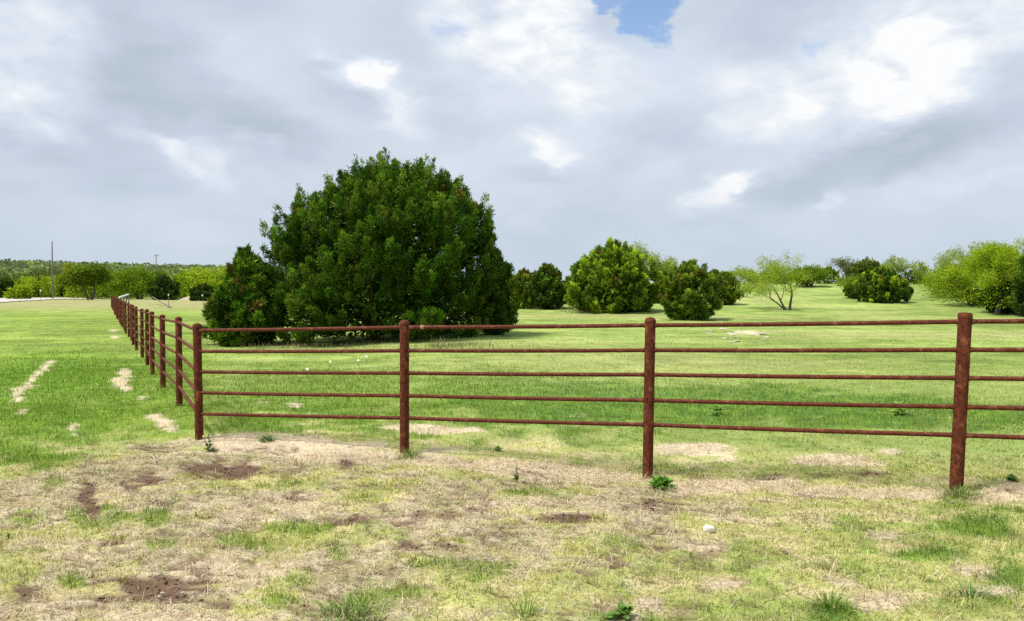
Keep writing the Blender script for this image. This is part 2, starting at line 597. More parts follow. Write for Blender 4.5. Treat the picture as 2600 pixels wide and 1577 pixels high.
C_STRAW = ST([.66, .54, .36])
C_STRAW2 = ST([.56, .465, .35])
C_PALE = ST([.40, .40, .140])
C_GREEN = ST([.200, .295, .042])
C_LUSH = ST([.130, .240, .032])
C_BLUE = ST([.100, .205, .042])  # blue-green lush grass, its tone also carrying the cloud shade
C_DIRT = ST([.130, .083, .056])
C_SOIL = ST([.34, .265, .165])
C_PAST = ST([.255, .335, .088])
FD = np.array([P(500, 1050, 8.4)[:2], P(2300, 1190, 6.18)[:2]])


def cover(x, y):
    """dirt, straw, lush (cloud shade included) and pasture weights at ground points"""
    r = np.hypot(x, y)
    t = x / np.maximum(y, 1.0)
    dirt = field(x, y, DIRT, 0)
    straw = field(x, y, STRAW, 5)
    lush = smooth_field(x, y, LUSH_SHADED)
    tuft = field(x, y, TUFT, 9)
    # worn strip on this side of the fence, towards the left
    fx = (x - FD[0, 0]) / (FD[1, 0] - FD[0, 0])
    fy = FD[0, 1] + fx * (FD[1, 1] - FD[0, 1])
    fy = np.where(fx < 0, FD[0, 1] + .0 * fx, fy)
    d = fy - y                                   # positive on the camera side
    worn = sstep(d, -.15, .35) * (1 - sstep(x - (-.5 + .75 * (y - 3.6)), -.3, 2.4)) * (1 - sstep(-x - .32 * y, 1.2, 2.6) * sstep(y, 5.5, 7.5))
    worn = np.clip(worn, 0, 1)
    leftfar = sstep(-t, .36, .42) * sstep(y, 7.0, 9.5)
    back = sstep(-d, .3, 2.0)
    return dirt, straw, lush, tuft, worn, leftfar, back, r, t, d


def ground_colour(x, y, seed=0.0):
    dirt, straw, lush, tuft, worn, leftfar, back, r, t, dfen = cover(x, y)
    n1 = fbm(x, y, .9, 4, 3 + seed)
    n2 = fbm(x, y, 3.1, 4, 13 + seed)
    n3 = fbm(x * .8, y * 1.25, 8.0, 3, 23 + seed)
    n4 = fbm(x * .7, y * 1.3, 15.0, 3, 29 + seed)
    nf = fbm(x, y, .10, 4, 43)
    e = lambda w: w[..., None]
    mix = lambda a, b, w: a * (1 - e(w)) + b * e(w)
    near = 1 - sstep(r, 11, 17)
    # mown turf in front: a mosaic of yellowing, green and strawy hand-sized patches
    c = np.ones(x.shape + (3,)) * C_PALE
    c = mix(c, ST([.27, .34, .085]), sstep(n2 * .6 + n3 * .4, .50, .58) * .85)
    c = mix(c, ST([.55, .47, .26]), sstep(fbm(x * .8, y * 1.2, 4.2, 4, 201), .53, .61) * .8)
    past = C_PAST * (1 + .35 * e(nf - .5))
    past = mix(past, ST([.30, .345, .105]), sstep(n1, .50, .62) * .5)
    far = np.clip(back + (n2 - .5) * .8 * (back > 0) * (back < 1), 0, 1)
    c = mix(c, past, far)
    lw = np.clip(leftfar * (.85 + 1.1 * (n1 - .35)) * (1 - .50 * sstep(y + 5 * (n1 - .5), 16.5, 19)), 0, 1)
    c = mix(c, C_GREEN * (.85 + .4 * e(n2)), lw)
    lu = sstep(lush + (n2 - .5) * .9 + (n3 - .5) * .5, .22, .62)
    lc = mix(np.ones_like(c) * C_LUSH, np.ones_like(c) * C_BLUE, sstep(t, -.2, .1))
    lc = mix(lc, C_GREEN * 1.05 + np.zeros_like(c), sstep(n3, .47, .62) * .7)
    c = mix(c, lc, lu * .92)  # lush grass and cloud shade painted as one turf colour
    # long streaks of drier and darker turf further off
    st = fbm(x * .35, y * 1.0, .35, 4, 61)
    k = sstep(r, 10, 20)
    c = c * (1 + e(k * ((st - .5) * .75 + (n1 - .5) * .55 + (n2 - .5) * .35)))
    st2 = fbm(x * .55, y * 1.3, 1.1, 3, 67)
    c = mix(c, c * ST([.72, .78, .62]), k * sstep(st2, .55, .66) * .75)
    dry = sstep(fbm(x * .5, y, .12, 4, 91), .52, .72) * k * .45 * (1 - leftfar * .6)
    c = mix(c, ST([.40, .37, .17]) + np.zeros_like(c), dry)
    verge = sstep(-t, .30, .36) * sstep(y + 20 * (n1 - .5), 62, 82) * (1 - sstep(y, 160, 190))
    c = mix(c, ST([.33, .30, .15]) * (.8 + .4 * e(n1)), verge * .75)
    deep = sstep(y, 150, 240)
    c = mix(c, ST([.12, .15, .05]) + np.zeros_like(c), deep * .7)
    # worn strip: thatch over soil
    w = sstep(worn * (.53 + 1.0 * (n1 - .45) + 1.1 * (n2 - .5) + .5 * (n3 - .5)), .34, .62)
    th = mix(np.ones_like(c) * C_SOIL, np.ones_like(c) * C_STRAW2, sstep(n3 * .6 + n2 * .4, .42, .56))
    th = mix(th, ST([.36, .35, .15]) + np.zeros_like(c), sstep(n4 * .5 + n2 * .5, .52, .60) * .8)
    c = mix(c, th, w * .80)
    # straw lying in drifts
    strip = .72 * np.exp(-((dfen - .10) / .30) ** 2) * sstep(x, -4.2, -3.3) * (y > 3)
    s = sstep(np.maximum(straw, strip) + (n3 - .5) * .8 + (n2 - .5) * .5, .36, .66)
    c = mix(c, (C_STRAW * .55 + C_STRAW2 * .45) * (.78 + .45 * e(n4)), s * .95)
    g = sstep(tuft + (n3 - .5) * .9 + (n4 - .5) * .4, .42, .66)
    c = mix(c, ST([.24, .29, .072]) * (.8 + .4 * e(n3)), g)
    # bare soil: the named patches, and flecks all over the worn turf
    fl = np.clip(worn + .25 * near * (1 - leftfar), 0, 1) * sstep(n4 * .6 + n2 * .4, .578, .62) * (1 - g)
    dd = sstep(dirt + (n3 - .5) * 1.3 + (n4 - .5) * .9, .44, .72) * (dirt > .02)
    dd = np.clip(np.maximum(dd, fl * .85 * near), 0, 1)
    c = mix(c, C_DIRT * (.70 + .7 * e(n4)), dd)
    return c, dd, np.clip(s + w * .45, 0, 1), np.clip(lu + g, 0, 1), w


# ------------------------------------------------------------------ the ground sheet
def build_ground():
    oy = -3.0                                     # fan of rows and columns round a point behind the viewer
    fine = np.linspace(-math.radians(47), math.radians(47), 250)
    side = np.linspace(math.radians(47), 2 * math.pi - math.radians(47), 60)[1:-1]
    th = np.concatenate([fine, side])
    rr = [0.6]
    while rr[-1] < 9000:
        q = rr[-1]
        k = .0062 if q < 30 else (.012 if q < 130 else .03)
        rr.append(q * (1 + k) if q > 5 else q + .15)
    rr = np.array(rr)
    T, R = np.meshgrid(th, rr)
    x = R * np.sin(T)
    y = R * np.cos(T) + oy
    z = H(x, y)
    nr, nc = x.shape
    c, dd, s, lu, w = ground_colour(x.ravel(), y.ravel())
    near = 1 - sstep(np.hypot(x, y), 9, 16)
    z = z + relief(x, y) - near * .014 * dd.reshape(x.shape)
    v = np.stack([x, y, z], -1).reshape(-1, 3)
    idx = np.arange(nr * nc).reshape(nr, nc)
    nxt = np.roll(idx, -1, 1)
    q = np.stack([idx[:-1], nxt[:-1], nxt[1:], idx[1:]], -1).reshape(-1, 4)
    # close the middle
    mid = len(v)
    v = np.vstack([v, [[0, oy, 0]]])
    c = np.vstack([c, [C_PALE]])
    tri = np.stack([np.full(nc, mid), nxt[0], idx[0], idx[0]], -1)
    me = bpy.data.meshes.new('ground')
    faces4 = q[:, ::-1]
    me = mesh_np('ground', v, faces4, c, smooth=True)
    m, N, L = new_mat('turf_and_soil')
    at = N.new('ShaderNodeAttribute')
    at.attribute_name = 'Col'
    tc = N.new('ShaderNodeTexCoord')
    n = N.new('ShaderNodeTexNoise')
    n.inputs['Scale'].default_value = 38
    n.inputs['Detail'].default_value = 5
    n.inputs['Roughness'].default_value = .7
    L.new(tc.outputs['Object'], n.inputs['Vector'])
    n2 = N.new('ShaderNodeTexNoise')
    n2.inputs['Scale'].default_value = 1.7
    n2.inputs['Detail'].default_value = 6
    n2.inputs['Roughness'].default_value = .65
    L.new(tc.outputs['Object'], n2.inputs['Vector'])
    a1 = N.new('ShaderNodeMath')
    a1.operation = 'ADD'
    L.new(n.outputs['Fac'], a1.inputs[0])
    L.new(n2.outputs['Fac'], a1.inputs[1])
    mr = N.new('ShaderNodeMapRange')
    mr.inputs['From Min'].default_value = .7
    mr.inputs['From Max'].default_value = 1.3
    mr.inputs['To Min'].default_value = .68
    mr.inputs['To Max'].default_value = 1.25
    L.new(a1.outputs[0], mr.inputs['Value'])
    vm = N.new('ShaderNodeVectorMath')
    vm.operation = 'SCALE'
    L.new(at.outputs['Color'], vm.inputs[0])
    L.new(mr.outputs[0], vm.inputs['Scale'])
    b = N.new('ShaderNodeBsdfPrincipled')
    b.inputs['Roughness'].default_value = 1.0
    b.inputs['Specular IOR Level'].default_value = 0.05
    L.new(vm.outputs[0], b.inputs['Base Color'])
    bp = N.new('ShaderNodeBump')
    bp.inputs['Strength'].default_value = .7
    bp.inputs['Distance'].default_value = .02
    L.new(n.outputs['Fac'], bp.inputs['Height'])
    L.new(bp.outputs[0], b.inputs['Normal'])
    o = N.new('ShaderNodeOutputMaterial')
    L.new(b.outputs[0], o.inputs['Surface'])
    g = link('ground', me, m)
    tag(g, 'pasture ground with short turf, worn soil and dry patches', kind='structure')
    return g


build_ground()


def build_road():
    # pale caliche road running away beyond the left meadow
    near = [(-300, 748), (-150, 738), (-60, 732.5), (0, 729), (60, 725), (110, 722), (140, 720.6), (220, 719.0), (300, 718)]
    far = [(-300, 722), (-150, 720), (-60, 719), (0, 718.3), (60, 717.6), (110, 717.2), (140, 717.1), (220, 716.8), (300, 716.6)]
    a = np.array([G(*p) for p in near])
    b = np.array([G(*p) for p in far])
    t = np.linspace(0, len(a) - 1, 60)
    ii = np.arange(len(a))
    m = 14
    rows = []
    for s_ in np.linspace(0, 1, m):
        p = np.stack([np.interp(t, ii, (a[:, k] * (1 - s_) + b[:, k] * s_)) for k in range(2)], -1)
        rows.append(np.concatenate([p, (H(p[:, 0], p[:, 1]) + .10)[:, None]], -1))
    v = np.stack(rows, 1).reshape(-1, 3)
    idx = np.arange(len(v)).reshape(60, m)
    f = np.stack([idx[:-1, :-1], idx[1:, :-1], idx[1:, 1:], idx[:-1, 1:]], -1).reshape(-1, 4)
    o = link('road', mesh_np('road', v, f), M_ROAD)
    tag(o, kind='structure')


build_road()

# ------------------------------------------------------------------ grass
POSTS = []     # (x, y) of fence posts, for taller grass round their feet


def blades(x, y, h, w, lean, cols, segs=2, lift=0.0):
    """upright or lying blades as strips; returns verts, tris, colours"""
    n = len(x)
    z = H(x, y) + relief(x, y) - .004 + lift
    az = rng.random(n) * 2 * math.pi
    face = az + math.pi / 2 + rng.normal(0, .5, n)
    dirv = np.stack([np.cos(az), np.sin(az)], -1)
    side = np.stack([np.cos(face), np.sin(face), np.zeros(n)], -1) * (w / 2)[:, None]
    b = np.stack([x, y, z], -1)
    out_v, out_c = [], []
    fr = [0., .55, 1.] if segs == 2 else [0., 1.]
    for k, f in enumerate(fr):
        off = h * f
        hz = np.sin(lean * (.6 + .55 * f)) * off
        vz = np.cos(lean * (.6 + .55 * f)) * off
        c = b + np.concatenate([dirv * hz[:, None], np.maximum(vz, .004 * f)[:, None]], -1)
        if k < len(fr) - 1:
            out_v += [c - side * (1 - .35 * f), c + side * (1 - .35 * f)]
            foot_shade = .86 + .14 * f  # shade low in the turf painted as darker blade feet
            out_c += [cols * foot_shade, cols * foot_shade]
        else:
            out_v.append(c)
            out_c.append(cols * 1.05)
    m = len(out_v)
    v = np.stack(out_v, 1).reshape(-1, 3)
    c = np.stack(out_c, 1).reshape(-1, 3)
    i0 = np.arange(n) * m
    if segs == 2:
        t = np.concatenate([np.stack([i0, i0 + 1, i0 + 3], -1), np.stack([i0, i0 + 3, i0 + 2], -1), np.stack([i0 + 2, i0 + 3, i0 + 4], -1)])
    else:
        t = np.stack([i0, i0 + 1, i0 + 2], -1)
    return v, t, c


def gather(parts):
    vs, ts, cs, n = [], [], [], 0
    for v, t, c in parts:
        vs.append(v)
        ts.append(t + n)
        cs.append(c)
        n += len(v)
    return np.concatenate(vs), np.concatenate(ts), np.concatenate(cs)


def sample_zone(y0, y1, dens, margin=.14):
    area = (.664 + margin) * (y1 ** 2 - y0 ** 2)
    n = int(area * dens)
    y = np.sqrt(y0 ** 2 + rng.random(n) * (y1 ** 2 - y0 ** 2))
    x = (rng.random(n) * 2 - 1) * (.664 + margin) * y
    return x, y


def mixc(k):
    return C_STRAW * .62 * k + ST([.17, .20, .06]) * (1 - k)


def build_grass():
    green, dry = [], []
    zones = [(2.9, 5.0, 5200, .0034, 2), (5.0, 7.5, 3300, .0042, 2), (7.5, 11, 1500, .006, 1), (11, 17, 620, .009, 1),
             (17, 28, 150, .014, 1), (28, 52, 30, .024, 1)]
    for (y0, y1, dens, bw, segs) in zones:
        x, y = sample_zone(y0, y1, dens)
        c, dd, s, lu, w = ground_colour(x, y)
        keep = rng.random(len(x)) > np.clip(dd * 1.05, 0, .97) + .72 * s
        keep &= rng.random(len(x)) > .45 * w * (1 - lu)
        x, y, c, s, lu = x[keep], y[keep], c[keep], s[keep], lu[keep]
        n = len(x)
        # the blade's own colour: greener than the thatch it stands in
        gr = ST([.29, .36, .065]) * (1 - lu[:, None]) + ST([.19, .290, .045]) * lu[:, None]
        mixk = np.clip(.15 + .45 * rng.random(n), 0, 1)[:, None] * (1 - sstep(y, 14, 30))[:, None]
        bc = c * (1 - mixk) + gr * mixk
        straw = (rng.random(n) < .22 * (1 - lu) * (1 - .8 * sstep(y, 11, 18)))
        bc[straw] = C_STRAW * rng.uniform(.7, 1.1, (straw.sum(), 1))
        bc = bc * rng.uniform(.8, 1.2, (n, 1))
        cl = fbm(x, y, 3.5, 3, 99)
        c2 = fbm(x, y, 6.5, 2, 133)
        bc = bc * (1 + (1 - .7 * sstep(y, 12, 20)) * (.9 * (c2 - .5) + .4 * (cl - .5)))[:, None]
        h = (.016 + .030 * rng.random(n)) * np.clip(.1 + 1.8 * (cl * .5 + c2 * .5), .25, 2) * (1 + .7 * lu) * (1 - .25 * sstep(y, 12, 40))
        h = h * (1 + .8 * (bw / .0034 - 1) ** .5 * .18)
        for (px, py) in POSTS[:8]:
            q = np.hypot(x - px, y - py)
            h = h * (1 + 1.6 * np.exp(-(q / .16) ** 2))
        lean = np.clip(np.abs(rng.normal(.85, .35, n)) - .35 * lu, .05, 1.45)
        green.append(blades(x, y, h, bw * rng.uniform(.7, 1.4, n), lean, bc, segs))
    # small separate tufts
    for (y0, y1, dens, bw, nb) in [(2.9, 5, 110, .004, 13), (5, 7.5, 85, .005, 11), (7.5, 11, 42, .007, 9), (11, 16, 16, .010, 7), (16, 26, 7, .016, 6), (26, 44, 2.6, .026, 5)]:
        x, y = sample_zone(y0, y1, dens)
        c, dd, s, lu, w = ground_colour(x, y)
        keep = rng.random(len(x)) > np.clip(.75 * dd + .7 * s + .25 * w, 0, .95)
        x, y, c, lu = x[keep], y[keep], c[keep], lu[keep]
        m = len(x)
        tone = ST([.27, .33, .07]) * rng.uniform(.6, 1.15, (m, 1)) * np.where(rng.random((m, 1)) < .3, ST([.62, .80, .7]), ST([1.15, 1.02, .95]))
        tone = .5 * c + .5 * tone
        hh = rng.uniform(.02, .052, m) * (1 + .4 * lu)
        sp_ = rng.uniform(.012, .034, m) * (bw / .004) ** .7
        ti = np.repeat(np.arange(m), nb)
        n = len(ti)
        bx = x[ti] + rng.normal(0, 1, n) * sp_[ti]
        by = y[ti] + rng.normal(0, 1, n) * sp_[ti]
        bc = tone[ti] * rng.uniform(.7, 1.3, (n, 1))
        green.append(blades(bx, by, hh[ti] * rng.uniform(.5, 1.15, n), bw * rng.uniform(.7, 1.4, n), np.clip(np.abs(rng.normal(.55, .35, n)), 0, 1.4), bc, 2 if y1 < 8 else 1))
    # lying straw and thatch
    for (y0, y1, dens, bw) in [(2.9, 5, 2600, .0038), (5, 7.5, 2200, .0046), (7.5, 10.5, 900, .006), (10.5, 15, 160, .008)]:
        x, y = sample_zone(y0, y1, dens)
        c, dd, s, lu, w = ground_colour(x, y)
        pk = np.clip(.16 + 1.0 * s + .30 * w - .9 * dd - .5 * lu, 0, 1)
        keep = rng.random(len(x)) < pk
        x, y, s, w = x[keep], y[keep], s[keep], w[keep]
        n = len(x)
        mixk = rng.random((n, 1))
        bc = (C_STRAW * mixk + C_STRAW2 * (1 - mixk)) * rng.uniform(.45, 1.3, (n, 1))
        h = rng.uniform(.03, .10, n)
        lean = np.clip(rng.normal(1.30, .22, n), .4, 1.54)
        dry.append(blades(x, y, h, bw * rng.uniform(.7, 1.4, n), lean, bc, 2 if y0 < 7 else 1, .006 + .022 * s * rng.random(n)))
    # rank dry stems under the big juniper and along the far bank
    for (dxc, dxs, dy, n, hh, sp) in [(700, 70, 836, 260, .30, .5), (800, 40, 838, 160, .22, .4), (1130, 45, 834, 500, .30, .8), (1060, 60, 838, 220, .2, .5),
                                      (590, 40, 834, 120, .22, .4), (1450, 90, 752, 420, .40, .9), (1300, 50, 744, 300, .45, 1.0), (1690, 40, 772, 200, .2, .5)]:
        for q in range(9):
            a = G(dxc + rng.normal(0, dxs), dy + rng.normal(0, 1.5))
            k = n // 9
            x = a[0] + rng.normal(0, .28, k)
            y = a[1] + rng.normal(0, sp * .5, k)
            bc = mixc(rng.random((k, 1))) * rng.uniform(.6, 1.1, (k, 1))
            dry.append(blades(x, y, hh * rng.uniform(.2, 1.1, k) * rng.uniform(.5, 1.2), rng.uniform(.010, .022, k), np.abs(rng.normal(.4, .35, k)), bc, 1))
    n = 2600
    x = rng.uniform(-30, -15, n) * 1.0
    y = rng.uniform(60, 100, n)
    x = rng.uniform(-.40, -.31, n) * y
    bc = ST([.40, .34, .19]) * rng.uniform(.6, 1.2, (n, 1))
    dry.append(blades(x, y, rng.uniform(.15, .5, n), rng.uniform(.04, .09, n), np.abs(rng.normal(.3, .3, n)), bc, 1))
    v, t, c = gather(green)
    o = link('grass', mesh_np('grass', v, t, c), M_GRASS)
    tag(o, 'short green and yellowing pasture grass covering the ground', 'grass', kind='stuff')
    v, t, c = gather(dry)
    o = link('dry_grass', mesh_np('dry_grass', v, t, c), M_GRASS)
    tag(o, 'pale cut straw and dry stems lying on the turf', 'dry grass', kind='stuff')


# ------------------------------------------------------------------ pipe fence
def build_fence():
    Zr = [8.40, 7.73, 7.06, 6.18, 5.45]
    S = 1 / 1.0552
    # photo pixels: top of post, foot of post, five rail heights (left of the post)
    right = [((500, 820), (506, 1110), (839, 892, 944, 997, 1050.5)),
             ((1027, 812), (1027, 1153), (831, 890.4, 947, 1004.5, 1061)),
             ((1651.5, 805), (1644, 1221), (826, 889, 951, 1016, 1078)),
             ((2451, 793), (2427, 1254), (816.6, 888, 959.4, 1032.7, 1104.5))]
    posts, rails = [], []
    for (tp, ft, rl), Z in zip(right, Zr):
        top, foot = P(tp[0] * S, tp[1] * S, Z), P(ft[0] * S, ft[1] * S, Z)
        posts.append((top, foot))
        rr = []
        for ry in rl:
            u = (ry - tp[1]) / (ft[1] - tp[1])
            rr.append(top * (1 - u) + foot * u)
        rails.append(rr)
    # one more post just outside the picture
    d = posts[3][1] - posts[2][1]
    d2 = d * .93
    top5, foot5 = posts[3][0] + d2 + np.array([0, 0, .0]), posts[3][1] + d2
    foot5[2] = Hs(foot5[0], foot5[1])
    posts.append((top5, foot5))
    # rails seen running out of the picture at these heights (x = 2600)
    r5 = []
    q = [(815, 816.6), (888, 888), (961.5, 959.4), (1036, 1032.7), (1110.5, 1104.5)]
    for (ye, _), r in zip(q, rails[3]):
        e = P(2600 * S, ye * S, Zr[3] * .716 / .736)
        r5.append(r + (e - r) * (foot5[0] - r[0]) / (e[0] - r[0]))
    rails.append(r5)
    corner = (posts[0], rails[0])
    # long run: away to the far left
    lp, lr = [], []
    c0 = posts[0][1]
    d = P(421 * S, 980 * S, 13.27) - P(506 * S, 1110 * S, 8.4)
    step = np.array([d[0] / 2, 2.43])
    step[0] = -1.293
    for k in range(1, 31):
        x, y = c0[0] + step[0] * k + .03 * math.sin(k * 1.7), c0[1] + step[1] * k
        zg = Hs(x, y)
        zt = float(np.interp(y, [8.4, 13, 20.6, 40, 81], [1.262, 1.225, 1.165, 1.17, 1.23])) + .012 * math.sin(k * 2.1)
        top = np.array([x, y, zt])
        lp.append((top, np.array([x, y, zg])))
        hs = [-.080, -.305, -.530, -.755, -.985]
        lr.append([np.array([x, y, zt + h]) for h in hs])
    root = empty('pipe_fence', posts[0][1], 'rust brown five-rail pipe fence with round-capped posts turning a corner', 'fence')
    org = posts[0][1]

    def unit_post(k, name):
        me = bpy.data.meshes.new(name)
        vs, fs = [], []
        ang = [i * 2 * math.pi / k for i in range(k)]
        for z in (0, .25, .5, .75, 1):
            vs += [(math.cos(a), math.sin(a), z) for a in ang]
        for r in range(4):
            fs += [(r * k + i, r * k + (i + 1) % k, (r + 1) * k + (i + 1) % k, (r + 1) * k + i) for i in range(k)]
        fs.append(tuple(4 * k + i for i in range(k)))
        me.from_pydata(vs, [], fs)
        me.polygons.foreach_set('use_smooth', np.ones(len(me.polygons), bool))
        me.materials.append(M_RUST)
        me.update()
        return me

    def unit_cap(k, name, flat):
        me = bpy.data.meshes.new(name)
        vs, fs = [], []
        prof = [(1.06, -.35), (1.07, 0.), (1.01, .26), (.80, .52), (.45, .70), (.0, .76)]
        if flat:
            prof = [(1.05, -.30), (1.06, 0.), (1.03, .34), (.90, .52), (.5, .60), (0, .62)]
        for (r, z) in prof[:-1]:
            vs += [(r * math.cos(i * 2 * math.pi / k), r * math.sin(i * 2 * math.pi / k), z) for i in range(k)]
        vs.append((0, 0, prof[-1][1]))
        for j in range(len(prof) - 2):
            fs += [(j * k + i, j * k + (i + 1) % k, (j + 1) * k + (i + 1) % k, (j + 1) * k + i) for i in range(k)]
        fs += [((len(prof) - 2) * k + i, (len(prof) - 2) * k + (i + 1) % k, len(vs) - 1) for i in range(k)]
        me.from_pydata(vs, [], fs)
        me.polygons.foreach_set('use_smooth', np.ones(len(me.polygons), bool))
        me.materials.append(M_RUST)
        me.update()
        return me

    pm_hi, pm_lo = unit_post(24, 'post_pipe'), unit_post(10, 'post_pipe_far')
    cm_hi, cm_flat, cm_lo = unit_cap(24, 'post_cap', False), unit_cap(24, 'post_cap_flat', True), unit_cap(10, 'post_cap_far', False)
    from mathutils import Vector

    def add_post(top, foot, rad, hi, flat=False):
        top, foot = np.array(top), np.array(foot)
        ax = top - foot
        ln = float(np.linalg.norm(ax))
        base = foot - ax / ln * .35
        ch = rad * (.62 if flat else .76)
        body = ln + .35 - ch
        o = link('post', pm_hi if hi else pm_lo, None, root, base - org)
        o.rotation_mode = 'QUATERNION'
        o.rotation_quaternion = Vector(ax.tolist()).to_track_quat('Z', 'Y')
        o.scale = (rad, rad, body)
        c = link('cap', cm_flat if flat else (cm_hi if hi else cm_lo), None, o)
        c.location = (0, 0, 1.0)
        c.scale = (1, 1, rad / body)
        POSTS.append((float(foot[0]), float(foot[1])))

    rad = [.0445, .0470, .0480, .0505, .0505]
    for i, (t, f) in enumerate(posts):
        add_post(t, f, rad[i], True, i == 3)
    for k, (t, f) in enumerate(lp):
        add_post(t, f, .0445, k < 8)

    def add_rail(a, b, ra, rb, rad, seg, k, band=None):
        """pipe butt-welded between two posts, a bead of weld at each end"""
        a, b = np.array(a), np.array(b)
        d = b - a
        ln = float(np.linalg.norm(d))
        u = d / ln
        p0, p1 = a + u * (ra - .006), b - u * (rb - .006)
        T = Tubes()
        o0 = p0
        if seg:
            s = [0, .010, .018, .03] + list(np.linspace(.06, .94, 9) * float(np.linalg.norm(p1 - p0)))
            L_ = float(np.linalg.norm(p1 - p0))
            s += [L_ - .03, L_ - .018, L_ - .010, L_]
            rads = [rad * 1.22, rad * 1.22, rad * 1.1] + [rad] * (len(s) - 6) + [rad * 1.1, rad * 1.22, rad * 1.22]
            sag = [-.004 * math.sin(math.pi * q / L_) for q in s]
            pts = [u * q + np.array([0, 0, g]) for q, g in zip(s, sag)]
        else:
            L_ = float(np.linalg.norm(p1 - p0))
            pts, rads = [u * 0, u * L_ * .5, u * L_], [rad, rad, rad]
        T.add(pts, rads, k)
        ro = link('rail', T.build('rail'), M_RUST_RAIL, root, p0 - org)
        if band is not None:
            T = Tubes()
            T.add([u * (band - .022), u * (band - .018), u * (band + .018), u * (band + .022)], [rad * .9, rad * 1.12, rad * 1.12, rad * .9], k)
            link('weld_band', T.build('weld_band'), M_BAND, ro)

    for i in range(4):
        for j in range(5):
            add_rail(rails[i][j], rails[i + 1][j], rad[i], rad[i + 1], .0190, True, 16, .155 if (i, j) == (1, 0) else None)
    prev, pr = rails[0], rad[0]
    # on the long run the first bay drops from the corner's own rail heights
    for k in range(30):
        for j in range(5):
            add_rail(prev[j], lr[k][j], pr, .0445, .0190, k < 6, 12 if k < 8 else 6)
        prev, pr = lr[k], .0445


build_fence()
build_grass()


def build_crumbs():
    """loose soil crumbs in the bare patches"""
    x, y = sample_zone(2.9, 9.0, 900)
    c, dd, s, lu, w = ground_colour(x, y)
    keep = rng.random(len(x)) < dd * .8
    x, y = x[keep], y[keep]
    n = len(x)
    r = .003 + .011 * rng.random(n) ** 3
    z = H(x, y) + relief(x, y) - .012 + r * .3
    o = np.array([[1, 0, 0], [-1, 0, 0], [0, 1, 0], [0, -1, 0], [0, 0, .8], [0, 0, -.8]])
    v = np.stack([x, y, z], -1)[:, None, :] + o[None] * r[:, None, None] * rng.uniform(.6, 1.3, (n, 6, 1))
    f = np.array([[0, 2, 4], [2, 1, 4], [1, 3, 4], [3, 0, 4], [2, 0, 5], [1, 2, 5], [3, 1, 5], [0, 3, 5]])
    t = (np.arange(n)[:, None, None] * 6 + f[None]).reshape(-1, 3)
    cc = np.repeat(C_DIRT * rng.uniform(.6, 1.9, (n, 1)), 6, 0)
    m = link('soil_crumbs', mesh_np('soil_crumbs', v.reshape(-1, 3), t, cc), leaf_mat('loose_soil', 0.0))
    tag(m, 'loose brown soil crumbs in the bare foreground patches', 'soil', kind='stuff')


build_crumbs()


# ------------------------------------------------------------------ leaf builders
def leaf_tris(pos, dirs, length, width, cols):
    """narrow leaf faces: one triangle each, rolled at random about their direction"""
    n = len(pos)
    r = norm(rng.normal(0, 1, (n, 3)))
    side = norm(np.cross(dirs, r)) * (width / 2)[:, None]
    a = pos - side
    b = pos + side
    c = pos + dirs * length[:, None]
    v = np.stack([a, b, c], 1).reshape(-1, 3)
    t = np.arange(3 * n).reshape(n, 3)
    cc = np.repeat(cols, 3, 0)
    return v, t, cc


def diamond_leaves(pos, dirs, length, width, cols):
    n = len(pos)
    r = norm(rng.normal(0, 1, (n, 3)))
    side = norm(np.cross(dirs, r)) * (width / 2)[:, None]
    mid = pos + dirs * (length * .45)[:, None]
    v = np.stack([pos, mid + side, pos + dirs * length[:, None], mid - side], 1).reshape(-1, 3)
    t = np.arange(4 * n).reshape(n, 4)
    t = np.concatenate([t[:, [0, 1, 2]], t[:, [0, 2, 3]]])
    cc = np.repeat(cols, 4, 0)
    return v, t, cc


PROFILES = {
    'dome': ([0, .12, .3, .5, .7, .85, .95, 1.0], [.80, .93, 1.0, .95, .76, .54, .32, .12]),
    'shoulder': ([0, .1, .3, .5, .65, .8, .9, 1.0], [.88, .98, 1.0, 1.0, .98, .80, .56, .22]),
    'round': ([0, .15, .35, .55, .75, .9, 1.0], [.62, .9, 1.0, .97, .78, .48, .15]),
    'cone': ([0, .12, .3, .5, .7, .85, 1.0], [.80, 1.0, .95, .78, .55, .32, .08]),
    'low': ([0, .2, .45, .7, .9, 1.0], [.85, 1.0, .96, .75, .4, .15]),
}


